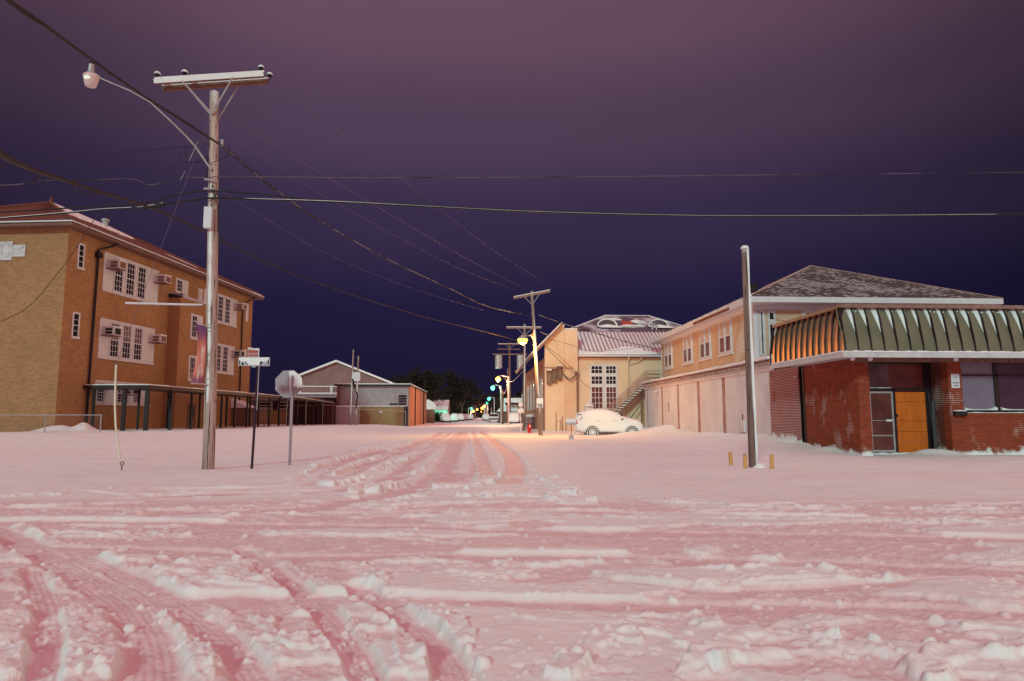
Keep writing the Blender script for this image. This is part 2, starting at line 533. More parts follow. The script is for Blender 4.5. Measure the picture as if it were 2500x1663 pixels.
# ================================================================== GROUND: one sheet of snow, finer towards the crossing
rng = np.random.default_rng(11)
def vnoise(x, y, seed=0):
    xi = np.floor(x).astype(np.int64); yi = np.floor(y).astype(np.int64)
    fx = x - xi; fy = y - yi
    fx = fx * fx * (3 - 2 * fx); fy = fy * fy * (3 - 2 * fy)
    def h(a, b):
        n = (a * 374761393 + b * 668265263 + seed * 974711) & 0xffffffff
        n = ((n ^ (n >> 13)) * 1274126177) & 0xffffffff
        return ((n ^ (n >> 16)) & 0xffff) / 65535.0
    return (h(xi, yi) * (1 - fx) + h(xi + 1, yi) * fx) * (1 - fy) + (h(xi, yi + 1) * (1 - fx) + h(xi + 1, yi + 1) * fx) * fy
def fbm(x, y, f, o=4, seed=0, g=.5):
    s = 0; a = 1; t = 0
    for i in range(o):
        s = s + a * vnoise(x * f + i * 17.3, y * f - i * 9.1, seed + i)
        t += a; a *= g; f *= 2.03
    return s / t
def sstep(a, b, x):
    t = np.clip((x - a) / (b - a), 0, 1)
    return t * t * (3 - 2 * t)
def base_h(x, y):
    x = np.asarray(x, float); y = np.asarray(y, float)
    r = .25 * sstep(24.5, 31, y) * sstep(8.5, 12.8, x)
    c = .16 * sstep(51, 57, y) * sstep(4.6, 6.2, x)
    l = .30 * sstep(24, 46, y) * sstep(7.5, 14, -x)
    return np.maximum(r, c) + l - .04 * sstep(20, 24, y) * sstep(15, 18, x)
def zg(x, y):
    return float(base_h(x, y))

rows = [-120., -60, -30, -15, -8, -4, -2, -.8, .2, 1.0, 1.6, 2.0]
y_ = 2.4
while y_ < 62: rows.append(y_); y_ *= 1.0037
while y_ < 3000: rows.append(y_); y_ *= 1.035
rows = np.array(rows)
sf = np.linspace(-1.0, 1.15, 1180)
sc_ = np.array([1.06, 1.2, 1.45, 1.9, 2.6, 3.8, 6, 10, 20, 45])
cols = np.concatenate([-sc_[::-1] - .0 * sc_[::-1], sf, sc_ + .15])
WD = np.maximum(np.abs(rows), 2.2)
X = cols[None, :] * WD[:, None]
Yg = np.repeat(rows[:, None], len(cols), 1)
nearmask = (rows > 2.0) & (rows < 62)
r0, r1 = np.where(nearmask)[0][[0, -1]]
XX = X[r0:r1 + 1]; YY = Yg[r0:r1 + 1]; ry = rows[r0:r1 + 1]
Hb = base_h(XX, YY)
groove = np.zeros_like(XX); pack = np.zeros_like(XX); berm = np.zeros_like(XX)
clump = fbm(XX, YY, 5.5, 3, 5)
clump2 = fbm(XX, YY, 2.2, 3, 15)

def smooth(pts, n=6):
    P = [Vector((*p, 0)) for p in pts]
    P = [P[0] * 2 - P[1]] + P + [P[-1] * 2 - P[-2]]
    out = []
    for i in range(1, len(P) - 2):
        for k in range(n):
            t = k / n
            a, b, c, d = P[i - 1], P[i], P[i + 1], P[i + 2]
            q = .5 * ((2 * b) + (c - a) * t + (2 * a - 5 * b + 4 * c - d) * t * t + (3 * b - a - 3 * c + d) * t ** 3)
            out.append((q.x, q.y))
    out.append((P[-2].x, P[-2].y))
    return out
def dist_to(poly, reach):
    ys = [p[1] for p in poly]
    i0 = max(0, np.searchsorted(ry, min(ys) - reach) - 1); i1 = min(len(ry), np.searchsorted(ry, max(ys) + reach) + 1)
    x = XX[i0:i1]; y = YY[i0:i1]
    d = np.full(x.shape, 9.0)
    for (ax, ay), (bx, by) in zip(poly[:-1], poly[1:]):
        j0 = np.searchsorted(ry[i0:i1], min(ay, by) - reach); j1 = np.searchsorted(ry[i0:i1], max(ay, by) + reach)
        if j1 <= j0: continue
        xs = x[j0:j1]; yy = y[j0:j1]
        dx, dy = bx - ax, by - ay
        L = dx * dx + dy * dy + 1e-9
        t = np.clip(((xs - ax) * dx + (yy - ay) * dy) / L, 0, 1)
        dd = np.hypot(xs - ax - t * dx, yy - ay - t * dy)
        d[j0:j1] = np.minimum(d[j0:j1], dd)
    return i0, i1, d
BERMS = []
def carve(pts, hw, depth, bh=.0, bw=.06, tread=.0018):
    depth *= .62; bh *= .7
    poly = smooth([gnd(*p) for p in pts])
    i0, i1, d = dist_to(poly, hw * 1.5 + bw * 3)
    wob = (clump2[i0:i1] - .5) * hw * .5
    p = 1 - sstep(hw * .72, hw * 1.12, d + wob)
    groove[i0:i1] = np.maximum(groove[i0:i1], p * depth - p * np.cos(d * 6.283 / .045) * tread)
    pack[i0:i1] = np.maximum(pack[i0:i1], p)
    if bh:
        b = np.exp(-((d - hw * 1.3 - bw * .6) / bw) ** 2)
        berm[i0:i1] = np.maximum(berm[i0:i1], b * bh * .6 * (.25 + 1.5 * sstep(.35, .75, clump[i0:i1])))
        BERMS.append((poly, hw * 1.4))
def ridge(pts, w, h, c=.8):
    poly = smooth([gnd(*p) for p in pts])
    i0, i1, d = dist_to(poly, w * 3)
    edge = 1.15 - d / w + (clump[i0:i1] - .5) * 1.9 + (clump2[i0:i1] - .5) * 1.3
    b = sstep(0, .45, edge)
    hh = h * .42 * b * ((1 - c * .5) + c * 1.1 * sstep(.4, .8, clump[i0:i1]) * sstep(1.6, .3, edge))
    berm[i0:i1] = np.maximum(berm[i0:i1], hh)
    BERMS.append((poly, w))
A7 = lambda *ps: [(x / 1.8856, 1050 + y / 1.8856) for x, y in ps]
A8 = lambda *ps: [(1250 + x / 1.8856, 1050 + y / 1.8856) for x, y in ps]
Z6 = lambda *ps: [(600 + x / 2.946, max(1050 + y / 2.946, 1046 if y > -30 else 1038)) for x, y in ps]
# --- wheel tracks turning towards the viewer
carve(A7((360, 575), (640, 690), (800, 790), (980, 920), (1100, 1040), (1210, 1200)), .115, .05, .035, .05)
carve(A7((-60, 430), (60, 490), (330, 640), (520, 745), (620, 850), (690, 980), (700, 1200)), .17, .055, .04, .06)
carve(A7((150, 640), (215, 820), (215, 1000), (180, 1200)), .095, .05, .03, .05)
carve(A7((1130, 550), (1330, 700), (1490, 840), (1580, 960), (1650, 1060), (1710, 1200)), .105, .045, .03, .05)
carve(A7((1640, 720), (1850, 860), (1990, 980), (2070, 1080), (2110, 1200)), .12, .05, .035, .05)
# --- along the cross street
carve(A7((-300, 350), (300, 362), (900, 372), (1500, 382), (2357, 372)) + A8((800, 385), (1300, 402), (2357, 412), (3000, 420)), .15, .045, .008, .08)
carve(A7((-300, 425), (500, 425), (1200, 440), (2000, 450)) + A8((0, 468), (1200, 482), (2357, 508), (3000, 520)), .24, .040, .006, .07, 0)
carve(A7((-200, 540), (700, 560), (1300, 590), (2000, 580)) + A8((0, 590), (900, 600), (2357, 660), (3000, 680)), .22, .038, .006, .06, 0)
carve(A7((-100, 745), (400, 775), (900, 790), (1600, 775), (2357, 800)) + A8((800, 815), (1700, 830), (2357, 860), (3000, 870)), .20, .045, .008, .06, .002)
carve(A8((500, 700), (900, 740), (1400, 730), (1900, 690), (2500, 700)), .10, .03, .01, .05)
# --- fan of curved tracks swinging out of the side street
carve(Z6((1640, -60), (1560, 20), (1500, 100), (1475, 220), (1400, 330), (1200, 425), (900, 492), (500, 555), (0, 585), (-600, 600)), .36, .055, .04, .12, .004)
carve(Z6((1600, -60), (1450, 90), (1300, 180), (1120, 310), (900, 385), (600, 432), (0, 455), (-600, 470)), .32, .055, .045, .14)
carve(Z6((1560, -70), (1350, 90), (1150, 155), (900, 255), (650, 342), (400, 385), (0, 412), (-600, 420)), .30, .055, .05, .14)
carve(Z6((1500, -60), (1280, 85), (1000, 152), (760, 215), (560, 300), (480, 340)), .32, .05, .05, .16)
carve(Z6((1570, -80), (1565, 60), (1560, 200), (1545, 320), (1500, 400)), .38, .055, .04, .12)
carve(Z6((1640, -120), (1740, 50), (1850, 130), (1925, 215), (1945, 320), (1890, 390)), .28, .07, .05, .14)
carve(Z6((1620, -100), (1650, 60), (1680, 150), (1720, 260), (1760, 380)), .20, .03, .03, .1)
for a in ((480, 335, 600, 225, 880, 150, 1110, 88), (640, 312, 850, 215, 1110, 118, 1250, 70), (700, 368, 900, 300, 1065, 195, 1090, 170), (1130, 212, 1200, 160, 1290, 108, 1330, 90),
          (1150, 318, 1280, 240, 1400, 128, 1430, 100), (1540, 300, 1580, 200, 1600, 130, 1590, 90), (750, 474, 900, 440, 1000, 412, 1110, 400), (600, 390, 750, 350, 900, 310, 1000, 290)):
    ridge(Z6(*[(a[i], a[i + 1]) for i in range(0, 8, 2)]), .21, .25, .4)
ridge(Z6((2000, 320), (2120, 350), (2250, 400), (2300, 450)), .24, .18)
ridge(Z6((950, 500), (1150, 480), (1280, 465)), .2, .16)
ridge(Z6((1380, 420), (1600, 400), (1750, 330)), .35, .22)
ridge(Z6((1650, 480), (1900, 470), (2200, 490), (2400, 520)), .25, .15)
ridge(Z6((1150, 550), (1500, 520), (1700, 540)), .15, .06)
# --- ploughed edge of the untouched lots
ridge(A7((-300, 290), (200, 290), (420, 275), (700, 285), (1000, 262), (1400, 245)), .32, .075, .55)
ridge(A8((700, 325), (1100, 350), (1500, 345), (2000, 365), (2500, 375)), .28, .06, .8)
# --- strips left between the wheel lines, and thrown clumps
for pts, w, h in (
    (A7((60, 560), (200, 600), (290, 660), (360, 715)), .055, .07), (A7((720, 830), (800, 920), (870, 1000), (960, 1160)), .05, .065),
    (A7((330, 830), (350, 930), (330, 1050), (350, 1170)), .12, .075), (A7((470, 850), (495, 950), (470, 1080), (440, 1170)), .08, .04), (A7((10, 860), (50, 950), (20, 1100)), .12, .06),
    (A7((1290, 590), (1420, 670), (1560, 755)), .06, .08), (A7((1170, 870), (1290, 960), (1380, 1010)), .07, .075), (A7((1500, 950), (1560, 1040), (1640, 1180)), .045, .06),
    (A7((1720, 860), (1840, 960), (1890, 1080), (1950, 1180)), .06, .09), (A7((1950, 860), (2060, 900), (2140, 990)), .07, .08), (A7((780, 690), (900, 620), (1020, 590), (1160, 690)), .20, .09),
    (A7((980, 700), (1150, 720), (1280, 740)), .10, .05), (A7((1590, 600), (1700, 670), (1790, 730)), .07, .07), (A7((500, 490), (650, 480), (850, 490)), .08, .06),
    (A7((1350, 490), (1700, 490), (2150, 520)), .09, .045), (A7((1600, 620), (2000, 640), (2357, 660)), .22, .045),
    (A8((0, 620), (350, 600), (600, 600)), .18, .08), (A8((900, 640), (1200, 620), (1550, 640)), .14, .075), (A8((900, 730), (1200, 690), (1800, 680)), .08, .06),
    (A8((100, 880), (450, 890), (800, 870), (900, 900)), .10, .07), (A8((240, 1140), (320, 1060), (440, 960), (560, 990)), .09, .13), (A8((560, 930), (720, 960), (780, 1000)), .09, .08),
    (A8((830, 1130), (900, 1070), (1050, 1050), (1250, 1060)), .10, .12), (A8((1050, 960), (1200, 930), (1380, 980)), .12, .09), (A8((1900, 1140), (2050, 1060), (2300, 1020)), .10, .09),
    (A8((1650, 830), (1850, 850), (1950, 880)), .09, .08), (A8((1980, 920), (2200, 920), (2357, 930)), .10, .06), (A8((1480, 420), (1000, 410), (200, 405)), .12, .05), (A8((1750, 445), (2000, 430), (2357, 450)), .14, .05),
    (A7((960, 400), (1150, 390), (1290, 405)), .12, .05), (A7((1600, 400), (1900, 395), (2300, 405)), .14, .06), (A7((0, 400), (100, 380)), .1, .04), (A7((220, 470), (450, 480), (700, 500)), .1, .04)):
    ridge(pts, w, h, .75)

road = sstep(2.2, 3.0, YY) * (1 - sstep(10.6, 11.8, YY + .05 * XX)) 
lane = (1 - sstep(2.0, 3.2, np.abs(XX - 1.3 + (YY - 12) * -.08 + np.maximum(0, 14 - YY) * .35))) * sstep(10, 11, YY) * (1 - sstep(60, 70, YY))
h = Hb + (fbm(XX, YY, .35, 3, 3) - .5) * .16 * sstep(10, 14, YY) + (fbm(XX, YY, 1.4, 4, 9) - .5) * .03
rough = (clump - .5) * .016 * road + np.maximum(fbm(XX, YY, 16, 3, 31) - .55, 0) * .05 * road * sstep(.42, .6, clump2) + (clump - .5) * .03 * lane
pn = fbm(XX * .42, YY * 1.5, 1.15, 3, 44) + (clump - .5) * .14
pn += .16 * sstep(4.7, 4.3, YY) * sstep(-.9, .3, XX) + .10 * sstep(5.1, 5.3, YY) * sstep(6.4, 6.1, YY) * sstep(.6, 1.2, XX) * sstep(5.5, 4, XX) - .05 * sstep(6.8, 8.0, YY)
pl_ = sstep(.535, .585, pn) * road * (1 - pack)
grain = (fbm(XX, YY, 22, 2, 61) - .5) * .012 + np.maximum(fbm(XX, YY, 11, 2, 67) - .58, 0) * .06
h += (rough + pl_ * .030) * (1 - .8 * pack) + grain * road * (1 - pl_ * .7) * (1 - .5 * pack)
brk = sstep(.30, .55, fbm(XX, YY, 1.7, 2, 91))
h += berm * (1 - pack * .85) * (.35 + .65 * brk) - groove
h += pack * (fbm(XX, YY, 24, 2, 8) - .5) * .010
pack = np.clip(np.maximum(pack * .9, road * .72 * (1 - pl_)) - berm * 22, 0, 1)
# thrown clods: small lumps set into the sheet
ly = np.log(ry[0]); dly = np.log(1.0037); ds = sf[1] - sf[0]; off = len(sc_)
lump = np.zeros_like(XX)
def clod(cx, cy, r, hh):
    if cy < ry[0] + r or cy > 30: return
    s0 = (cx - r) / cy; s1 = (cx + r) / cy
    j0 = int((s0 - sf[0]) / ds) + off - 1; j1 = int((s1 - sf[0]) / ds) + off + 3
    i0 = int((math.log(cy - r) - ly) / dly); i1 = int((math.log(cy + r) - ly) / dly) + 2
    if j0 < 0 or j1 >= XX.shape[1] or i0 < 0 or i1 >= XX.shape[0]: return
    x = XX[i0:i1, j0:j1]; y = YY[i0:i1, j0:j1]
    a = rng.uniform(0, 3.14); ca, sa = math.cos(a), math.sin(a)
    ex = ((x - cx) * ca + (y - cy) * sa) / r; ey = (-(x - cx) * sa + (y - cy) * ca) / (r * rng.uniform(.6, 1))
    q = np.clip(1 - ex ** 2 - ey ** 2, 0, 1) ** .5
    lump[i0:i1, j0:j1] = np.maximum(lump[i0:i1, j0:j1], q * hh)
    pack[i0:i1, j0:j1] *= 1 - np.minimum(q * 2, 1) * .9
for k in range(2400):
    cy = float(np.exp(rng.uniform(np.log(3.1), np.log(11.5)))); cx = rng.uniform(-.75, .9) * cy
    if vnoise(np.array(cx * .8), np.array(cy * 1.6), 71) < .42: continue
    r = float(min(.045, .008 + rng.exponential(.010)))
    clod(cx, cy, r, r * rng.uniform(.4, .8))
for poly, w in BERMS:
    L = sum(math.dist(a, b) for a, b in zip(poly[:-1], poly[1:]))
    for k in range(int(min(L, 14) * (7 if w < .2 else 4))):
        i = rng.integers(0, len(poly) - 1); t = rng.uniform()
        cx = poly[i][0] + (poly[i + 1][0] - poly[i][0]) * t + rng.normal() * w; cy = poly[i][1] + (poly[i + 1][1] - poly[i][1]) * t + rng.normal() * w
        r = float(min(.06, .010 + rng.exponential(.013)))
        clod(cx, cy, r, r * rng.uniform(.4, .85))
h += lump
# drifts banked against walls and posts
def drift(x0, y0, x1, y1, hh, w):
    dx, dy = x1 - x0, y1 - y0; L = dx * dx + dy * dy + 1e-9
    t = np.clip(((XX - x0) * dx + (YY - y0) * dy) / L, 0, 1)
    d = np.hypot(XX - x0 - t * dx, YY - y0 - t * dy)
    return hh * np.exp(-(d / w) ** 2) * (.4 + 1.1 * vnoise(XX * 1.3, YY * 1.3, 5))
h += drift(13.4, 25.5, 13.4, 55, .16, .8) + drift(-28.5, 47.8, -26.0, 47.0, .45, .9) + drift(15.9, 24.0, 16.7, 23.5, .12, .35) + drift(7.5, 49.6, 12.2, 49.6, .06, .8)
h += drift(12.0, 47.0, 13.4, 48.0, .22, 1.1) + drift(-14.5, 89, -8.5, 89, .35, 2)

Zg = base_h(X, Yg)
Zg[r0:r1 + 1] = h
PK = np.zeros_like(Zg); PK[r0:r1 + 1] = pack
nr, nc = X.shape
co = np.stack([X, Yg, Zg], -1).reshape(-1, 3).astype(np.float32)
idx = np.arange(nr * nc).reshape(nr, nc)
q = np.stack([idx[:-1, :-1], idx[:-1, 1:], idx[1:, 1:], idx[1:, :-1]], -1).reshape(-1, 4)
me = bpy.data.meshes.new('snowy_ground')
me.vertices.add(len(co)); me.vertices.foreach_set('co', co.ravel())
me.loops.add(q.size); me.loops.foreach_set('vertex_index', q.ravel().astype(np.int32))
me.polygons.add(len(q)); me.polygons.foreach_set('loop_start', np.arange(0, q.size, 4, dtype=np.int32))
me.polygons.foreach_set('use_smooth', np.ones(len(q), bool))
me.update(calc_edges=True)
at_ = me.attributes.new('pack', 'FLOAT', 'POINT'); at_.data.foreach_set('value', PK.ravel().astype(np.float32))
m = NM('trampled_snow')
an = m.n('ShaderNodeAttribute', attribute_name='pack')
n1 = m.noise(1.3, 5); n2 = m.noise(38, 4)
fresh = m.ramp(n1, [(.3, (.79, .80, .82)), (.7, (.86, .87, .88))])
pink_packed = m.ramp(m.math('ADD', m.math('MULTIPLY', m.noise(5, 6), .6), m.math('MULTIPLY', n2, .4)), [(.34, (.68, .47, .48)), (.62, (.82, .63, .65))])  # packed snow, with the pink of the sky light painted into its colour
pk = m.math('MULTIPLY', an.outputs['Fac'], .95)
col = m.mix(pk, fresh, pink_packed)
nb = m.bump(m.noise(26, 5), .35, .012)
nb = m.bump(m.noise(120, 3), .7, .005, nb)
m.b.inputs['Subsurface Weight'].default_value = 0
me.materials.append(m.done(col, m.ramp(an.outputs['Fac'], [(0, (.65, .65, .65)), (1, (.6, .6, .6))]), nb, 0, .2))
g = bpy.data.objects.new('snowy_ground', me); C.objects.link(g)
tag(g, 'snow covered crossing and street with wheel tracks and thrown clumps', kind='structure')

# ================================================================== generic building pieces
def window(par, fr, u0, u1, z0, z1, cols=2, rws=4, proud=.06, fw=.09, mid=True, glass='glass', mat='white', glass2=None, name='window', bar=.028):
    f = MB()
    f.fb(fr, u0, u1, z1 - fw, z1, 0, proud); f.fb(fr, u0 - .03, u1 + .03, z0 - .03, z0 + fw, 0, proud + .05)
    f.fb(fr, u0, u0 + fw, z0 + fw, z1 - fw, 0, proud); f.fb(fr, u1 - fw, u1, z0 + fw, z1 - fw, 0, proud)
    a, b, c, d = u0 + fw, u1 - fw, z0 + fw, z1 - fw
    for i in range(1, cols):
        u = a + (b - a) * i / cols
        f.fb(fr, u - bar / 2, u + bar / 2, c, d, .022, proud - .015)
    for j in range(1, rws):
        z = c + (d - c) * j / rws
        w = bar * (1.8 if (mid and j * 2 == rws) else 1) / 2
        f.fb(fr, a, b, z - w, z + w, .022, proud - .012)
    w_ = f.build(name, M[mat], par)
    g_ = MB()
    g_.fb(fr, a, b, c, (c + d) / 2 if glass2 else d, 0.003, .020)
    g_.build('pane', M[glass], w_)
    if glass2:
        g_ = MB(); g_.fb(fr, a, b, (c + d) / 2, d, 0.003, .020); g_.build('pane', M[glass2], w_)
    return w_
def window_group(par, fr, u0, u1, z0, z1, sashes, glass='glass', glass2=None, panels=True):
    # a wide white framed opening: boarded panels at the sides, tall sashes between them
    f = MB()
    f.fb(fr, u0, u1, z0, z1, 0, .05)
    f.fb(fr, u0 - .05, u1 + .05, z0 - .08, z0, 0, .16)
    f.fb(fr, u0, u1, z1 - .10, z1 + .003, .05, .09)
    for s0, s1 in sashes:
        for u in (s0 - .13, s1 + .05): f.fb(fr, u, u + .08, z0 + .1, z1 - .1, .05, .10)
    w_ = f.build('window', M['white'], par)
    for s0, s1 in sashes:
        s = MB()
        a, c, d = .045, z0 + .16, z1 - .2
        s.fb(fr, s0, s0 + a, c, d, .05, .085); s.fb(fr, s1 - a, s1, c, d, .05, .085); s.fb(fr, s0 + a, s1 - a, c, c + a, .05, .085); s.fb(fr, s0 + a, s1 - a, d - a, d, .05, .085)
        for i in (1, 2):
            u = s0 + (s1 - s0) * i / 3; s.fb(fr, u - .016, u + .016, c + a, d - a, .062, .08)
        for j in range(1, 6):
            z = c + (d - c) * j / 6; k = .035 if j == 3 else .016
            s.fb(fr, s0 + a, s1 - a, z - k, z + k, .062, .082)
        so = s.build('sash', M['white'], w_)
        g_ = MB(); g_.fb(fr, s0 + .03, s1 - .03, c + .03, (c + d) / 2 if glass2 else d - .03, .052, .060)
        if glass2:
            g2 = MB(); g2.fb(fr, s0 + .03, s1 - .03, (c + d) / 2, d - .03, .052, .0601); g2.build('curtain', M[glass2], w_)
        g_.build('pane', M[glass], w_)
    return w_
def ac_unit(par, fr, u, z, w=.85, hh=.62, dp=.75, mat='white', dark=False):
    b = MB(); b.fb(fr, u, u + w, z, z + hh, .05, dp)
    o = b.build('air_conditioner', M['whiteworn'], par, bevel=.015)
    g_ = MB()
    ox, oy, ux, uy, nx, ny = fr
    for k in range(2): g_.fb(fr, u - .012, u, z + .10 + k * .24, z + .28 + k * .24, dp * .35, dp * .85)   # side louvres
    g_.fb(fr, u + .10, u + w - .10, z + .08, z + hh - .08, dp, dp + .012)
    g_.build('grille', M['black' if dark else 'wood'], o)
    s = MB(); s.fb(fr, u - .01, u + w + .01, z + hh, z + hh + .06, .06, dp); s.build('snow_cap', M['snow'], o)
    s = MB(); s.fb(fr, u - .1, u + w, z - .05, z - .003, .06, dp + .02); s.build('bracket', M['wood'], o)
    return o
def grid_surface(fn, nu, nv, name, mat, par, smooth=True):
    vs = [fn(i / nu, j / nv) for j in range(nv + 1) for i in range(nu + 1)]
    fs = [(j * (nu + 1) + i, j * (nu + 1) + i + 1, (j + 1) * (nu + 1) + i + 1, (j + 1) * (nu + 1) + i) for j in range(nv) for i in range(nu)]
    me = bpy.data.meshes.new(name); me.from_pydata(vs, [], fs); me.materials.append(M[mat])
    me.polygons.foreach_set('use_smooth', [smooth] * len(me.polygons))
    o = bpy.data.objects.new(name, me); C.objects.link(o); o.parent = par
    return o
def lumpy_strip(mb, pts, w, hgt, seed=0, n=10):
    # a strip of snow with an uneven top lying along pts
    rn = random.Random(seed)
    out = []
    for a, b in zip(pts[:-1], pts[1:]):
        for k in range(n):
            out.append(Vector(a).lerp(Vector(b), k / n))
    out.append(Vector(pts[-1]))
    d0 = (Vector(pts[1]) - Vector(pts[0])).normalized(); r = Vector((d0.y, -d0.x, 0)).normalized()
    vs = []
    for p in out:
        hh = hgt * rn.uniform(.55, 1.25); ww = w * rn.uniform(.8, 1.1)
        vs += [p - r * ww / 2, p - r * ww * .38 + Vector((0, 0, hh * .8)), p + r * ww * .3 + Vector((0, 0, hh)), p + r * ww / 2]
    fs = []
    for i in range(len(out) - 1):
        for j in range(3): fs.append((i * 4 + j, i * 4 + j + 1, i * 4 + 5 + j, i * 4 + 4 + j))
        fs.append((i * 4 + 3, i * 4, i * 4 + 4, i * 4 + 7))
    fs += [(0, 1, 2, 3), tuple(len(vs) - 4 + k for k in (3, 2, 1, 0))]
    mb.add(vs, fs)
    return mb

# ================================================================== SCHOOL (local: x towards the street, y along the long face, corner at the origin)
SCH_T = R(6.86)
school = T('school_building', 'three storey orange brick school with red tiled hip roof beyond the utility pole', 'school building', (-28.6, 48.0, 0), -SCH_T)
SW, SL, SE = 17.0, 28.8, 14.4
w_ = MB()
w_.prism([(-SW, 0), (0, 0), (0, SL), (-SW, SL)], 'z', -.6, SE)
w_.box(0, 12.6, -.6, 1.05, 17.9, 11.75)
wall = w_.build('wall', M['school_brick'], school)
long_, end_ = FX(0, 1), FY(0, -1)
# plinth band at the foot (weathered lower brick course)
t = MB(); t.box(1.05, 12.5, 11.75, 1.13, 18.0, 11.93); t.box(-.1, 12.5, 11.75, 1.05, 18.0, 11.9)
t.build('porch_roof', M['white'], school)
t = MB(); t.box(.0, 12.45, 11.7, 1.25, 12.6, 12.0); t.build('parapet_cap', M['black'], school)
OV = .85
E0 = SE + .10
apx = (-SW / 2, SW / 2 + .2); apx2 = (-SW / 2, SL - SW / 2); RZ = 19.1
ov = [(-SW - OV, -OV), (OV, -OV), (OV, SL + OV), (-SW - OV, SL + OV)]
# soffit + fascia
t = MB(); t.prism(ov, 'z', SE - .02, SE + .16); t.build('soffit', M['wood'], school)
t = MB()
for (a, b) in zip(ov, ov[1:] + ov[:1]):
    t.beam((a[0], a[1], SE + .27), (b[0], b[1], SE + .27), .14, .09)
t.build('gutter', M['white'], school)
# barrel tiled slopes: ridged in mesh
def slope(p0, p1, q0, q1, n, name, mat, par, rows_=14, amp=.05):
    p0, p1, q0, q1 = map(Vector, (p0, p1, q0, q1))
    nrm = (p1 - p0).cross(q0 - p0).normalized()
    if nrm.z < 0: nrm = -nrm
    def fn(u, v):
        a = p0.lerp(p1, u); b = q0.lerp(q1, u)
        return tuple(a.lerp(b, v) + nrm * (amp * math.cos(u * 2 * math.pi * n) + .03 * ((v * rows_) % 1)))
    return grid_surface(fn, n * 4, rows_, name, mat, par)
e = [(p[0], p[1], SE + .34) for p in ov]
A1 = (apx[0], apx[1], RZ); A2 = (apx2[0], apx2[1], RZ)
slope(e[0], e[1], A1, A1, 62, 'roof', 'tile_red', school, 18)
slope(e[1], e[2], A1, A2, 100, 'roof', 'tile_school', school, 16)
slope(e[2], e[3], A2, A2, 40, 'roof', 'tile_red', school, 6)
slope(e[3], e[0], A2, A1, 40, 'roof', 'tile_red', school, 6)
t = MB()
for a, b in ((e[1], A1), (e[0], A1), (A1, A2), (e[2], A2)):
    t.tube([Vector(a) + Vector((0, 0, .02)), Vector(b) + Vector((0, 0, .06))], .15, 8)
t.build('ridge_tiles', M['tile_red'], school)
t = MB()
def onlong(u, v, dz=.10):
    a = Vector(e[1]).lerp(Vector(e[2]), u); b = Vector(A1).lerp(Vector(A2), u)
    return a.lerp(b, v) + Vector((0, 0, dz))
rn = random.Random(3)
vs = []
N_ = 30
for i in range(N_ + 1):
    u = i / N_ * .62
    lo = .42 + .30 * i / N_ + rn.uniform(-.03, .03)
    vs += [onlong(u, min(lo, .99), .04), onlong(u, min(lo + .02, .995), .16), onlong(u, 1.0, .20)]
fs = []
for i in range(N_):
    for j in range(2): fs.append((i * 3 + j, i * 3 + j + 1, i * 3 + j + 4, i * 3 + j + 3))
t.add(vs, fs); t.build('snow_patch', M['snow'], school)
t = MB(); t.tube([(A1[0], A1[1], RZ), (A1[0] + .05, A1[1], RZ + .55)], [.16, .07], 8); t.build('finial', M['tile_red'], school)
t = MB(); vx = onlong(.42, .82); t.lathe([(.22, 0), (.22, .45), (.34, .5), (.34, .62), (.12, .72)], vx, 14); t.build('roof_vent', M['metal'], school)
# windows of the long face
SA = [(5.06, 6.02), (6.52, 7.48), (7.96, 8.92)]
window_group(school, long_, 3.8, 10.82, 10.75, 13.65, SA)
window_group(school, long_, 3.8, 10.72, 5.68, 8.64, SA, 'glass', 'glassmid')
SB = [(19.6, 20.55), (21.05, 22.0), (22.5, 23.45)]
window_group(school, long_, 18.3, 25.08, 10.68, 13.55, SB)
window_group(school, long_, 18.3, 24.95, 5.66, 8.58, SB)
window_group(school, long_, 3.7, 10.5, 2.25, 4.0, [(3.95, 4.7), (6.3, 7.6), (8.3, 9.0)])
for (a, b, c, d, r_) in ((1.0, 1.68, 11.78, 13.64, 4), (.93, 1.67, 6.8, 8.66, 4)):
    f = window(school, long_, a, b, c, d, 1, r_, fw=.13)
for (a, b, c, d) in ((27.1, 27.72, 11.64, 13.5), (27.1, 27.66, 6.9, 8.54)):
    f = MB(); f.fb(long_, a, b, c, d, 0, .06); f.build('boarded_window', M['white'], school)
pf = FX(1.05, 1)
def panelled(fr, a, b, c, d, rw):
    f = MB(); f.fb(fr, a, b, c, d, 0, .04); f.fb(fr, a - .04, b + .04, c - .07, c, 0, .12); f.fb(fr, a + (b - a) * .62, a + (b - a) * .66, c + .2, d - .2, .04, .055)
    o = f.build('window', M['white'], school)
    m_ = a + (b - a) * .47
    s = MB(); s.fb(fr, a + .2, m_, c + .18, d - .18, .04, .055); so = s.build('pane', M['glass'], o)
    s = MB()
    for i in range(0, 4): u = a + .2 + (m_ - a - .2) * i / 3; s.fb(fr, u - .014, u + .014, c + .16, d - .16, .055, .07)
    for j in range(0, rw + 1): z = c + .18 + (d - c - .36) * j / rw; s.fb(fr, a + .19, m_ + .01, z - .014, z + .014, .055, .0705)
    s.build('glazing_bars', M['white'], o)
panelled(long_, 13.45, 15.5, 12.35, 13.66, 3)
panelled(FX(1.05, 1), 14.4, 16.4, 8.3, 10.55, 4)
panelled(FX(1.05, 1), 14.4, 16.4, 4.5, 6.75, 4)
panelled(long_, 17.3, 18.0, 12.35, 13.4, 3)
for u, z, dk in ((4.1, 12.45, False), (10.15, 12.55, False), (4.0, 7.35, True), (9.95, 7.45, False), (24.4, 12.5, False), (24.3, 7.5, True), (6.6, 3.0, True)):
    ac_unit(school, long_, u, z, dark=dk, dp=1.05)
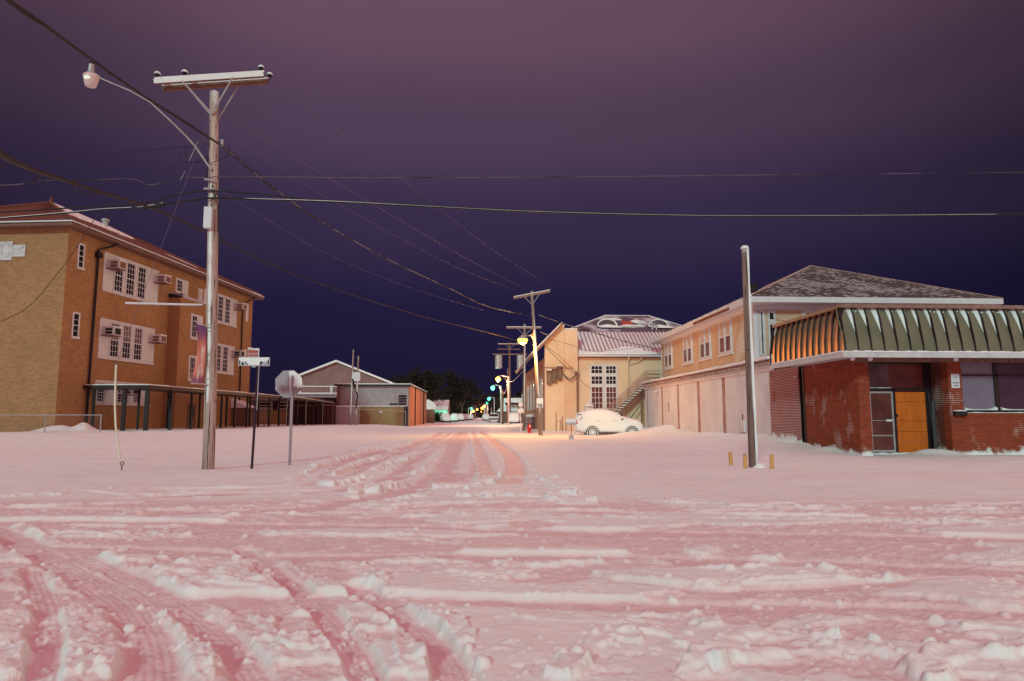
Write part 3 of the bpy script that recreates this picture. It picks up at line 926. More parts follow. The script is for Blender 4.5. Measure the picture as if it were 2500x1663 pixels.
# downpipes
t = MB()
t.tube([(OV - .05, 4.66, SE + .18), (OV * .55, 3.9, SE - .35), (.14, 3.0, 13.6), (.14, 2.95, 7.0), (.14, 2.9, .3)], .085, 8)
t.box(.02, 2.78, 13.0, .32, 3.22, 13.4)
t.build('downpipe', M['black'], school)
t = MB()
t.tube([(OV - .05, 28.3, SE + .15), (.4, 27.2, SE - .5), (.14, 26.2, 13.4), (.14, 26.3, 6.0), (.14, 26.4, 0)], .075, 8)
t.build('downpipe', M['black'], school)
# carved stone panel on the end face
t = MB(); t.fb(end_, -4.95, -3.98, 12.18, 13.5, 0, .10); t.fb(end_, -3.98, -3.05, 12.42, 13.25, 0, .07); t.fb(end_, -5.9, -4.95, 12.42, 13.25, 0, .07)
cart = t.build('stone_panel', M['whiteworn'], school)
t = MB()
P_ = lambda u, z, n=.10: (u, -n, z)
t.tube([P_(-4.47 + .30 * math.cos(a * .39), 12.84 + .50 * math.sin(a * .39)) for a in range(17)], .045, 6)
t.tube([P_(-4.95 + .1 * k, 13.20 - .028 * (k % 5)) for k in range(2)] + [P_(-4.75, 13.40), P_(-4.47, 13.45), P_(-4.15, 13.30), P_(-3.9, 13.0), P_(-3.6, 12.85), P_(-3.35, 13.0), P_(-3.15, 13.12)], .035, 6)
t.tube([P_(-3.95, 12.75, .08), P_(-3.7, 12.62, .08), P_(-3.4, 12.66, .08), P_(-3.2, 12.8, .08)], .028, 6)
t.build('carved_swag', M['whiteworn'], cart)
# door under the canopy and its surround
t = MB(); t.fb(FX(1.05, 1), 14.6, 16.0, .1, 2.5, 0, .05); d_ = t.build('door', M['wood'], school)
t = MB(); t.fb(FX(1.05, 1), 14.9, 15.2, 1.2, 2.2, .05, .06); t.fb(FX(1.05, 1), 15.4, 15.7, 1.2, 2.2, .05, .06); t.build('door_pane', M['glass'], d_)

# covered walkway of the school
cano = T('covered_walkway', 'low flat roofed covered walkway on black posts along the brick school', 'walkway', (-28.6, 48.0, 0), -SCH_T)
t = MB()
def walkbox(x0, y0, x1, y1, za, zb, t_=.26):
    t.hexa([(x0, y0, za - t_), (x1, y0, za - t_), (x1, y1, zb - t_), (x0, y1, zb - t_), (x0, y0, za), (x1, y0, za), (x1, y1, zb), (x0, y1, zb)])
walkbox(.02, 2.5, 4.9, 5.2, 3.55, 3.55)
walkbox(2.2, 5.203, 4.9, 31, 3.55, 3.42)
walkbox(2.2, 31.003, 4.9, 44.5, 3.42, 2.98)
t.build('roof', M['darkpaint'], cano)
t = MB()
for a, b, c, d, za, zb in ((.05, 2.55, 4.87, 5.2, 3.552, 3.552), (2.25, 5.2, 4.87, 31, 3.552, 3.422), (2.25, 31, 4.87, 44.4, 3.422, 2.982)):
    n_ = 14
    for k in range(n_):
        y0, y1 = b + (d - b) * k / n_, b + (d - b) * (k + 1) / n_
        z0, z1 = za + (zb - za) * k / n_, za + (zb - za) * (k + 1) / n_
        s_ = .05 + .05 * random.random()
        t.hexa([(a, y0, z0), (c, y0, z0), (c, y1, z1), (a, y1, z1), (a + .1, y0, z0 + s_), (c - .04, y0, z0 + s_), (c - .04, y1, z1 + s_), (a + .1, y1, z1 + s_)])
t.build('roof_snow', M['snow'], cano)
posts = []
def ppost(x, y, w):
    b = MB(); b.box(-w, -w, 0, w, w, 1)
    zt = 3.30 if y < 5.2 else (3.55 - .13 * (y - 5.2) / 25.8 - .25 if y < 31 else 3.42 - .44 * (y - 31) / 13.5 - .25)
    wx = -28.6 + x * math.cos(SCH_T) + y * math.sin(SCH_T); wy = 48 - x * math.sin(SCH_T) + y * math.cos(SCH_T)
    zb = zg(wx, wy) - .2
    o = b.build('post', M['black'], cano); o.location = (x, y, zb); o.scale = (1, 1, zt - zb)
for x, y, w in ((.75, 2.7, .075), (3.0, 2.75, .11), (4.7, 2.75, .12), (2.4, 5.4, .07), (4.7, 5.8, .09)): ppost(x, y, w)
for k in range(15):
    y = 8.6 + 2.45 * k
    ppost(4.75, y, .075)
    if k % 2 == 0 or k > 8: ppost(2.45, y + .6, .07)
t = MB()
for y in (27.6, 33.2, 38.8): t.tube([(4.9, y, 3.25), (4.95, y + .05, 3.1), (4.82, y, 2.9), (4.82, y, .3)], .04, 6)
t.build('downpipe', M['metal'], cano)
# gate of welded tube and mesh under the walkway
gt = T('mesh_gate', 'double wire mesh gate with pale tube frame under the walkway', 'gate', (-28.6 + 4.3 * math.cos(SCH_T) + 22 * math.sin(SCH_T), 48 - 4.3 * math.sin(SCH_T) + 22 * math.cos(SCH_T), .2), -SCH_T)
for k in range(2):
    t = MB(); y0 = k * 1.3
    for a, b in (((0, y0, 0), (0, y0, 2)), ((0, y0 + 1.2, 0), (0, y0 + 1.2, 2)), ((0, y0, 2), (0, y0 + 1.2, 2)), ((0, y0, .08), (0, y0 + 1.2, .08)), ((0, y0, 1), (0, y0 + 1.2, 1))): t.tube([a, b], .025, 6)
    lf = t.build('gate_leaf', M['woodsnow'], gt)
    t = MB()
    for i in range(1, 12): t.tube([(0, y0 + i * .1, .08), (0, y0 + i * .1, 2)], .004, 4, False)
    t.build('mesh', M['wiregrey'], lf)

# chain-link fence before the school
def chainlink(name, label, p0, p1, hh, step=2.9, mesh=.16):
    L = math.dist(p0, p1); a = math.atan2(p1[1] - p0[1], p1[0] - p0[0])
    z0, z1 = zg(*p0), zg(*p1)
    r = T(name, label, 'fence', (p0[0], p0[1], 0), a)
    f = lambda x: z0 + (z1 - z0) * x / L
    t = MB(); t.tube([(0, 0, z0 + hh), (L, 0, z1 + hh)], .028, 6); t.build('top_rail', M['metal'], r)
    n = max(1, int(L / step))
    for k in range(n + 1):
        x = L * k / n; t = MB(); t.tube([(x, .03, f(x) - .2), (x, .03, f(x) + hh + .05)], .035, 6); t.build('post', M['metal'], r)
    t = MB(); x = -hh
    while x < L:
        for s in (1, -1):
            xa, xb = (x, x + hh) if s == 1 else (x + hh, x)
            za, zb = 0, hh
            pa, pb = max(0, min(L, xa)), max(0, min(L, xb))
            ta = (pa - xa) / (xb - xa); tb = (pb - xa) / (xb - xa)
            if abs(pb - pa) > .02: t.tube([(pa, 0, f(pa) + ta * hh), (pb, 0, f(pb) + tb * hh)], .004, 3, False)
        x += mesh
    t.build('mesh', M['wiregrey'], r)
    return r
chainlink('chain_link_fence', 'low chain link fence in the snow before the brick school', (-41.0, 44.6), (-24.2, 45.4), 1.12)

# ================================================================== far left: low classroom, sheet metal fence, gym, flat annex
b = T('classroom_block', 'low dark roofed classroom block with snowy yard beyond the school', 'building', (0, 0, 0))
t = MB(); t.box(-30.5, 88, -.3, -20.9, 97, 2.1); t.build('wall', M['tan_brick'], b)
t = MB(); t.box(-30.7, 87.9, 2.1, -20.7, 97, 3.3); t.build('upper_wall', M['darkpaint'], b)
t = MB(); t.box(-31, 87, 3.3, -20.2, 97.5, 3.55); t.build('roof', M['woodsnow'], b)
for k in range(4): window(b, FY(87.9, -1), -30.0 + k * 2.4, -28.3 + k * 2.4, 2.2, 3.15, 2, 2, mat='whiteworn')
b = T('garden_shed', 'small dark red shed with snow on its pitched roof behind the walkway', 'shed', (-25.6, 74.0, .25))
t = MB(); t.box(-1.5, -1.2, -.4, 1.5, 1.2, 2.0); t.build('wall', M['wood'], b)
t = MB(); t.prism([(-1.8, 1.95), (1.8, 1.95), (0, 2.9)], 'y', -1.4, 1.4); t.build('roof', M['snow'], b)
b = T('sheet_metal_fence', 'tall dark corrugated sheet fence behind the far walkway posts', 'fence', (0, 0, 0))
t = MB(); t.box(-23.4, 86, -.3, -17.6, 86.12, 2.75); t.build('panel', M['darkcorr'], b)
t = MB(); t.box(-23.4, 85.93, 2.6, -17.6, 86.0, 2.8); t.build('rail', M['wood'], b)
for k in range(4):
    t = MB(); t.box(-23.2 + 1.75 * k, 85.85, -.3, -23.08 + 1.75 * k, 85.93, 2.9); t.build('post', M['wood'], b)
b = T('gym_building', 'large corrugated metal gym with a wide snowy gable roof', 'building', (0, 0, 0))
GA = at(822.5, 885, 115); GRt = at(952, 937, 115); hwG = GRt.x - GA.x; GLx = GA.x - hwG
t = MB(); t.prism([(GLx, -.3), (GRt.x, -.3), (GRt.x, GRt.z), (GA.x, GA.z), (GLx, GRt.z)], 'y', 115, 150); t.build('wall', M['corr'], b)
t = MB()
t.prism([(GLx - .5, GRt.z - .12), (GA.x, GA.z + .05), (GRt.x + .5, GRt.z - .12), (GRt.x + .5, GRt.z + .2), (GA.x, GA.z + .38), (GLx - .5, GRt.z + .2)], 'y', 114.3, 150.5); t.build('roof', M['snow'], b)
t = MB(); t.box(GLx + 1.6, 114.9, 6.15, GRt.x - 3.6, 115.0, 6.35); t.box(GLx + 3, 114.9, 5.4, GLx + 3.2, 115, 1); t.box(GLx + 7.9, 114.88, 6.4, GLx + 8.3, 115, 1); t.build('trim', M['white'], b)
t = MB(); t.box(GLx + 1.6, 114.8, 4.9, GLx + 3.2, 115, 5.9); t.build('louvre', M['whiteworn'], b)
b = T('gym_annex', 'low tan annex with snow on its stepped roof in front of the gym', 'building', (0, 0, 0))
t = MB(); t.box(-27, 104, -.3, -16.5, 113, 4.6); t.build('wall', M['dimwhite'], b)
t = MB(); t.box(-27.2, 103.6, 4.6, -16.4, 113, 4.85); t.build('roof', M['snow'], b)
t = MB(); t.box(-27.3, 101.2, 3.6, -16.3, 104, 4.05); t.box(-27.3, 101.2, 2.6, -16.3, 103.9, 2.9); t.build('canopy', M['darkpaint'], b)
t = MB(); t.box(-27.3, 101.1, 4.05, -16.3, 104, 4.16); t.box(-27.3, 101.1, 2.9, -16.3, 103.9, 3.05); t.build('canopy_snow', M['snow'], b)
b = T('flat_roofed_building', 'flat roofed building with white panels over tan brick and an orange side wall', 'building', (0, 0, 0))
FL = at(824, 960, 90).x; FR_ = at(1001, 960, 90).x
t = MB(); t.box(FL, 90, -.3, FR_ - .25, 119, 2.62); t.build('lower_wall', M['tan_brick'], b)
t = MB(); t.box(FL, 90.02, 2.62, FR_ - .25, 119, 5.3); t.build('upper_wall', M['dimwhite'], b)
t = MB(); t.box(FR_ - .25, 89.9, -.3, FR_, 119, 5.25); t.build('side_wall', M['orange_brick'], b)
t = MB()
t.box(FL, 89.95, 4.15, FR_ - .25, 90.02, 4.2); t.box(FL, 89.9, 2.55, FR_ - .3, 90.0, 2.72)
for k in range(1, 9): t.box(FL + k * 1.02, 89.985, 2.72, FL + k * 1.02 + .03, 90.02, 4.15)
t.build('joint_strips', M['whiteworn'], b)
t = MB(); t.box(FL - .4, 89.5, 5.25, FR_ + .15, 119.3, 5.45); t.build('roof', M['darkpaint'], b)
t = MB(); t.box(FL - .3, 89.6, 5.45, FR_ + .1, 119.2, 5.58); t.build('roof_snow', M['snow'], b)
f = MB()
for k in range(4): f.fb(FY(90.02, -1), FR_ - 1.45, FR_ - .45, 2.8 + k * .34, 3.05 + k * .34, .02, .05)
f.fb(FY(90.02, -1), FR_ - 2.6, FR_ - 1.6, 2.8, 3.0, .02, .05)
f.build('louvre_window', M['glass'], b)
for yy in (97, 112):
    t = MB(); t.tube([(FR_ + .08, yy, 0), (FR_ + .08, yy, 5.3)], .08, 6); t.build('downpipe', M['black'], b)
t = MB(); t.box(FR_ - .75, 89.85, 0, FR_ - .2, 89.95, 2.6); t.build('door', M['darkpaint'], b)
t = MB(); t.box(FL, 89.6, -.2, FL + .35, 89.95, 5.3); t.build('corner_post', M['wood'], b)
b = T('storage_box', 'pale square storage shelter standing left of the tan brick wall', 'shelter', (at(838, 1030, 87).x, 87, .3))
t = MB(); t.box(-1.0, 0, -.4, 1.7, 2, 2.2); t.build('wall', M['dimwhite'], b)
t = MB(); t.box(-1.1, -.1, 2.2, 1.8, 2.1, 2.34); t.build('roof_snow', M['snow'], b)
t = MB(); t.box(.75, -.06, -.2, 1.05, 0, 1.8); t.build('pipe_cover', M['white'], b)
chainlink('chain_link_fence', 'chain link fence in front of the tan brick lower wall', (at(870, 1030, 86).x, 86), (at(990, 1032, 86).x, 86), 1.9, 2.4, .3)
b = T('notice_plate', 'small white notice plate on the chain link fence by tan brick', 'sign', (at(930, 1005, 85.9).x, 85.9, at(930, 1005, 85.9).z))
t = MB(); t.box(-.16, -.02, -.16, .16, 0, .16); t.build('plate', M['white'], b)
t = MB(); t.tube([(0, .02, -.16), (0, .02, -1.2)], .02, 6); t.build('stem', M['wood'], b)

# ================================================================== STORE on the right corner
store = T('corner_store', 'red brick corner store with green ribbed metal mansard and boarded door', 'store', (0, 0, 0))
SX, SY, SXE, SYE, SH = 13.47, 23.6, 32.0, 36.0, 3.42
sd = FX(SX, -1)
t = MB()
t.box(SX, 28.12, -.5, SX + .38, 31.0, SH)
t.box(SX + .15, 27.68, -.5, SX + .38, 28.12, SH)
side = t.build('side_wall', M['red_brick_snow'], store)
t = MB(); t.box(SX, SY + .5, -.5, SX + .38, 27.68, SH); t.build('side_wall', M['red_brick'], store)
t = MB(); t.box(SX, SY, -.5, SX + .40, SY + .5, SH)
t.box(16.78, SY, -.5, 17.28, SY + .35, SH); t.box(17.28, SY, -.5, SXE, SY + .35, 1.46)
t.build('front_wall', M['red_brick'], store)
t = MB(); t.box(16.78, SY + .35, -.5, 17.0, 24.75, SH); t.build('recess_wall', M['red_brick_shaded'], store)
t = MB(); t.box(SX + .38, 24.75, -.5, 13.9, 36, SH); t.box(13.9, 31, -.5, SXE, 36, SH); t.build('rear_wall', M['red_brick_shaded'], store)
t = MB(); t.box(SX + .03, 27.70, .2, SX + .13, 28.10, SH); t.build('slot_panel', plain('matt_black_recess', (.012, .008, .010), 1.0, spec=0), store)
t = MB(); t.box(SX - .04, 27.62, 0, SX - .003, 27.70, SH - .02); t.build('slot_trim', M['black'], store)
# entrance: frames, sidelight, glass door, transom, boarded leaf
dy = 24.52
e_ = T('shop_entrance', None, None); e_.parent = store
if 'category' in e_: del e_['category']
t = MB()
for x0, x1, z0, z1 in ((13.87, 13.95, -.3, SH), (14.20, 14.34, -.3, SH), (15.27, 15.36, -.3, 2.34), (16.50, 16.78, -.3, SH), (13.95, 14.20, 2.28, 2.36), (14.34, 16.50, 2.27, 2.37), (13.95, 16.5, 3.28, SH), (14.34, 15.27, -.3, .02)):
    t.box(x0, dy, z0, x1, dy + .12, z1)
t.build('door_frame', M['darkpaint'], e_)
t = MB(); t.box(13.95, dy + .05, -.2, 14.20, dy + .07, 3.28); t.build('sidelight', M['glassred'], e_)
t = MB(); t.box(14.34, dy + .05, 2.37, 15.18, dy + .07, 3.28); t.build('transom_pane', M['glassmid'], e_)
t = MB(); t.box(15.18, dy + .05, 2.37, 16.5, dy + .07, 3.28); t.build('transom_pane', M['glassred'], e_)
d_ = MB()
for x0, x1, z0, z1 in ((14.36, 14.42, .04, 2.25), (15.20, 15.26, .04, 2.25), (14.42, 15.20, 2.19, 2.25), (14.42, 15.20, .04, .12)):
    d_.box(x0, dy - .02, z0, x1, dy + .04, z1)
door = d_.build('glass_door', M['metal'], e_)
t = MB(); t.box(14.42, dy + .0, .12, 15.20, dy + .015, 2.19); t.build('pane', M['glassred'], door)
t = MB(); t.box(14.42, dy - .03, .62, 15.20, dy - .003, .66); t.box(14.36, dy - .07, 1.18, 15.26, dy - .03, 1.20); t.build('push_bar', M['metal'], door)
t = MB(); t.box(14.92, dy - .09, 1.15, 15.16, dy - .071, 1.23); t.build('bar_plate', M['white'], door)
t = MB()
zc = [-.02, .42, .80, 1.18, 1.88, 2.24]
for k in range(5): t.box(15.36, dy - .03, zc[k], 16.48, dy + .03, zc[k + 1] - .012)
ply = t.build('boarded_leaf', M['plywood'], e_)
t = MB(); t.box(15.33, dy - .06, 1.32, 15.40, dy - .03, 1.42); t.build('hasp', M['black'], ply)
t = MB(); lumpy_strip(t, [(14.36, dy - .02, 2.372), (15.2, dy - .02, 2.372)], .1, .03, 3); lumpy_strip(t, [(14.3, dy - .1, -.03), (15.3, dy - .12, -.03), (16.6, dy - .25, -.02)], .3, .06, 4); t.build('sill_snow', M['snow'], e_)
t = MB(); t.lathe([(.0, 0), (.05, .0), (.055, .03), (0, .06)], (14.07, dy - .03, 1.72), 12); t.build('doorbell_lamp', emit('faint_blue_lamp', (.30, .30, .62), .9), e_)
# leaning dark boards in the recess
t = MB(); t.beam((16.70, 24.45, 0), (16.62, 24.5, 2.2), .12, .03); t.beam((16.55, 24.2, -.1), (16.70, 24.4, 1.9), .10, .03); t.build('loose_board', M['darkpaint'], e_)
# shop windows
t = MB()
for x0, x1, z0, z1 in ((17.28, 21.2, 1.46, 1.56), (17.28, 21.2, 2.78, 2.84), (17.28, 17.34, 1.56, SH), (18.56, 18.72, 1.56, SH), (20.0, 20.14, 1.56, SH), (21.14, 21.2, 1.56, SH), (17.34, 21.14, 3.3, SH)):
    t.box(x0, SY + .10, z0, x1, SY + .22, z1)
sw = t.build('shop_window', M['darkpaint'], store)
t = MB(); t.box(17.34, SY + .15, 1.56, 18.56, SY + .17, 3.3); t.build('pane', plain('milky_glass', (.20, .15, .22), .3, var=.12, nscale=2, spec=.5), sw)
t = MB(); t.box(18.72, SY + .15, 1.56, 20.0, SY + .17, 3.3); t.box(20.14, SY + .15, 1.56, 21.14, SY + .17, 3.3); t.build('pane', plain('purple_dark_glass', (.055, .018, .045), .3, var=.3, nscale=2, spec=.5), sw)
t = MB(); t.box(21.2, SY + .003, 1.46, SXE, SY + .35, SH); t.build('front_wall', M['red_brick'], store)
t = MB()
for a, b_ in ((17.35, 18.55), (18.73, 19.99), (20.15, 21.13)):
    m_ = (a + b_) / 2; n_ = 10
    vs = []
    for k in range(n_ + 1):
        x = a + (b_ - a) * k / n_; q_ = abs(2 * k / n_ - 1) ** 4
        vs += [(x, SY + .02, 1.563), (x, SY + .02, 1.58 + .07 * q_), (x, SY + .14, 1.60 + .10 * q_), (x, SY + .14, 1.563)]
    fs = []
    for k in range(n_):
        for j in range(4): fs.append((k * 4 + j, k * 4 + (j + 1) % 4, k * 4 + 4 + (j + 1) % 4, k * 4 + 4 + j))
    fs += [(0, 3, 2, 1), (n_ * 4, n_ * 4 + 1, n_ * 4 + 2, n_ * 4 + 3)]
    t.add(vs, fs)
lumpy_strip(t, [(17.3, SY + .05, 1.462), (21.2, SY + .05, 1.462)], .1, .03, 8, 30)
t.build('sill_snow', M['snow'], store)
t = MB(); t.box(16.86, SY - .16, 1.36, 17.29, SY - .003, 1.52); lb = t.build('mail_ledge', M['darkpaint'], store)
t = MB(); lumpy_strip(t, [(16.87, SY - .08, 1.522), (17.28, SY - .08, 1.522)], .14, .04, 2, 6); t.build('snow_cap', M['snow'], lb)
# ceiling over the recess, soffit
MO, MY = 12.27, 22.3       # outer lip of the mansard
t = MB(); t.box(MO + .05, MY + .05, SH, SXE, SY + 1.6, SH + .06); t.box(MO + .05, SY + 1.6, SH, 13.9, 28.0, SH + .06); t.build('soffit', M['whiteworn'], store)
t = MB(); t.box(MO, MY, 3.32, SXE, MY + .05, 3.50); t.box(MO, MY + .05, 3.32, MO + .05, 28.0, 3.50)
t.build('lip_trim', M['whiteworn'], store)
t = MB(); t.box(SX - .08, SY - .06, SH - .16, SXE, SY - .003, SH - .003); t.build('frieze_board', M['wood'], store)
# mansard sheets
ZB, ZT, DX, DY = 3.50, 5.06, .24, .42
mg = MB()
def curve_panel(mb, a, b_, inward):   # a,b bottom points, curved in as it rises
    n_ = 8
    vs = []
    for k in range(n_ + 1):
        q_ = k / n_; z = ZB + (ZT - ZB) * q_; s_ = q_ ** 1.25
        vs += [(a[0] + inward[0] * s_, a[1] + inward[1] * s_, z), (b_[0] + inward[0] * s_, b_[1] + inward[1] * s_, z)]
    mb.add(vs, [(2 * k, 2 * k + 1, 2 * k + 3, 2 * k + 2) for k in range(n_)])
nF = 40
sp_ = .455
t = MB(); curve_panel(t, (MO + .06, MY + .06), (SXE, MY + .06), (0, DY)); t.build('mansard_front', M['green'], store)
t = MB()
vs = []
n_ = 8
for k in range(n_ + 1):
    q_ = k / n_; z = ZB + (ZT - ZB) * q_; s_ = q_ ** 2.2
    vs += [(MO + .06 + DX * s_, MY + .06 + DY * s_, z), (MO + .06 + DX * s_, 28.0, z)]
t.add(vs, [(2 * k, 2 * k + 1, 2 * k + 3, 2 * k + 2) for k in range(n_)])
t.build('mansard_side', plain('lamplit_side_metal', (.95, .50, .28), .50, .80, var=.08, nscale=1.5, spec=.5), store)  # orange street lamp light painted into the side sheets of the green mansard
t = MB(); s_ = MB()
for k in range(nF):
    x = MO + .12 + sp_ * k
    prof = [(MY - .01, ZB - .06), (MY + .075, ZB)]
    pts = []
    for q_ in (0, .25, .5, .75, 1.0): pts.append((MY + .058 + DY * q_ ** 1.25, ZB + (ZT - ZB) * q_))
    outer = [(MY + .015, ZB - .05), (MY + .065, ZB + .45), (MY + .215, ZT - .35), (MY + DY - .03, ZT + .01)]
    t.prism(outer + pts[::-1], 'x', x - .012, x + .012)
    wq = .17 * random.uniform(.7, 1.2); zq = ZT - random.uniform(.55, .95)
    # snow wedged against the left of each rib near the top
    ya = lambda z: MY + .05 + DY * max(0, (z - ZB) / (ZT - ZB)) ** 1.25
    if k > 0:
        s_.add([(x - .013, ya(zq), zq), (x - .013, ya(ZT) - .03, ZT - .005), (x - wq, ya(ZT) - .015, ZT - .005), (x - .013, ya(zq) + .015, zq), (x - .013, ya(ZT) + .01, ZT - .006), (x - wq, ya(ZT) + .01, ZT - .006),
                (x - wq * .55, ya(ZT - .28) - .02, ZT - .28), (x - .013, ya(ZT - .28) - .055, ZT - .28)],
               [(1, 2, 6, 7), (7, 6, 0), (0, 6, 3), (6, 2, 5, 3), (1, 7, 0, 3, 4), (1, 4, 5, 2)])
    for j in range(5):
        if random.random() < .75:
            xx = x + .03 + j * .075; r_ = random.uniform(.012, .035)
            zz = ZT - .03 - random.random() * .09
            s_.blob((xx, ya(zz) - .004, zz), r_, 1, (1, .35, 1.1), k * 7 + j)
t.build('mansard_ribs', M['darkpaint'], store)
s_.build('snow_wedges', M['snow'], store)
t = MB()
for k in range(13):
    y = MY + .35 + sp_ * k
    pts = []
    for q_ in (0, .25, .5, .75, 1.0): pts.append((MO + .058 + DX * q_ ** 2.2, ZB + (ZT - ZB) * q_))
    outer = [(MO + .005, ZB - .05), (MO + .01, ZB + .5), (MO + .09, ZT - .35), (MO + DX - .04, ZT + .01)]
    t.prism(outer + pts[::-1], 'y', y - .012, y + .012)
t.build('mansard_side_ribs', M['darkpaint'], store)
t = MB(); t.box(MO + DX - .10, MY + DY - .14, ZT, SXE, MY + DY + .15, ZT + .12); t.box(MO + DX - .10, MY + DY + .15, ZT, MO + DX + .15, 28.05, ZT + .12); t.build('cap_flashing', M['greenedge'], store)
t = MB(); t.box(MO + DX + .1, MY + DY + .15, ZT - .1, SXE, 27.9, ZT - .02); t.box(MO + DX + .1, 27.9, SH, SXE, 28.0, ZT - .1); t.build('roof', M['snow'], store)
t = MB(); lumpy_strip(t, [(MO + .05, MY + .03, ZB), (SXE, MY + .03, ZB)], .10, .05, 9, 160); lumpy_strip(t, [(MO + .03, MY + .1, ZB), (MO + .03, 28.0, ZB)], .10, .06, 10, 50); t.build('lip_snow', M['snow'], store)
# flood lamps under the soffit (unlit)
for x, y in ((13.05, 23.2), (13.75, 23.3), (16.85, 23.3), (19.6, 23.35)):
    t = MB(); t.tube([(x, y, SH), (x - .03, y - .12, SH - .09)], [.05, .08], 10); t.build('flood_lamp', M['white'], store)
for x in (14.9, 16.2, 17.6, 19.0):
    t = MB(); t.box(x, MY + .3, SH - .05, x + .16, MY + .42, SH - .003); t.build('soffit_fitting', M['black'], store)
t = MB(); t.tube([(SX - .02, 28.2, 3.0), (SX - .1, 28.2, 3.0)], .03, 8); t.tube([(SX - .02, 28.3, 3.0), (SX - .1, 28.3, 3.0)], .03, 8); t.build('wall_fitting', M['white'], store)
# small white notice beside the shop window
sg = T('wall_notice', 'small white notice with a dark tick mark and faded text on brick pier', 'sign', (17.03, SY - .004, 2.60))
t = MB(); t.box(-.155, -.02, -.255, .155, 0, .255); t.build('plate', M['white'], sg, bevel=.008)
t = MB(); n_ = -.025
t.beam((-.065, n_, .135), (-.035, n_, .065), .022, .004); t.beam((-.035, n_, .14), (.12, n_, .165), .012, .004); t.beam((.02, n_, .12), (.10, n_, .12), .010, .004); t.beam((.0, n_, .03), (.03, n_, .065), .012, .004); t.beam((.02, n_, .15), (.04, n_, .1), .008, .004)
t.build('mark', M['black'], sg)
t = MB()
rn = random.Random(5)
for row, (z, x0, x1) in enumerate(((-.07, -.12, .12), (-.165, -.08, .08))):
    x = x0
    while x < x1:
        w = rn.uniform(.014, .022)
        t.box(x, -.0225, z - .022, x + w, -.0202, z + .022); x += w + .008
t.build('faded_lettering', M['wood'], sg)

# ================================================================== GARAGE ROW + CLAPBOARD HOUSE
gz = .18
gar = T('garage_row', 'long low row of white plastered bays with brick piers under a snowy lean to', 'building', (0, 0, 0))
t = MB(); t.box(13.725, 31.0, -.5, 15.2, 55.6, 4.1); t.build('pier_wall', M['bay_brick'], gar)
edges = [31.02, 37.35, 37.9, 41.7, 42.28, 46.1, 46.6, 50.2, 50.7, 54.7, 55.1, 55.6]
t = MB()
for a, b_ in zip(edges[0::2], edges[1::2]):
    t.box(13.70, a, -.5, 13.86, b_, 3.5)
t.build('bay_panel', M['plaster'], gar)
t = MB(); t.box(13.62, 31.0, 3.5, 13.86, 55.65, 3.72); t.build('lintel', M['plaster'], gar)
# tiled fringe
t = MB()
y = 31.05
while y < 55.6:
    t.tube([(13.50, y, 3.74), (13.62, y, 4.0)], .06, 6); y += .30
t.box(13.49, 31.05, 3.70, 13.56, 55.5, 3.735); t.build('tile_fringe', M['bay_brick'], gar)
t = MB(); t.box(13.63, 31.0, 3.72, 13.86, 55.65, 4.02); t.build('fringe_back', M['plaster'], gar)
t = MB()
n_ = 60
vs = []
rn = random.Random(9)
for k in range(n_ + 1):
    y = 31.0 + 24.75 * k / n_; q_ = rn.uniform(-.03, .04)
    vs += [(13.42, y, 4.0), (13.38 + q_, y, 4.08 + q_), (13.7, y, 4.18 + q_), (15.25, y, 4.36 + q_ * .5), (15.25, y, 4.0)]
fs = []
for k in range(n_):
    for j in range(5): fs.append((k * 5 + j, k * 5 + (j + 1) % 5, k * 5 + 5 + (j + 1) % 5, k * 5 + 5 + j))
fs += [(0, 4, 3, 2, 1), tuple(n_ * 5 + j for j in range(5))]
t.add(vs, fs); t.build('roof_snow', M['snow'], gar, smooth=False)
for yy, zz in ((34.9, 1.1), (48.6, 2.0)):
    t = MB(); t.box(13.66, yy, zz - .35, 13.70, yy + .06, zz + .35); t.build('door_pull', M['wood'], gar)
t = MB(); t.box(13.6, 34.6, .55, 13.698, 35.2, 1.15); t.build('meter_box', M['plaster'], gar)
t = MB(); t.lathe([(.02, .0), (.16, .03), (.12, .12), (.03, .2)], (13.5, 51.3, 3.1), 12); t.tube([(13.7, 51.3, 3.3), (13.5, 51.3, 3.3)], .02, 6); t.build('bay_lamp', M['whiteworn'], gar)

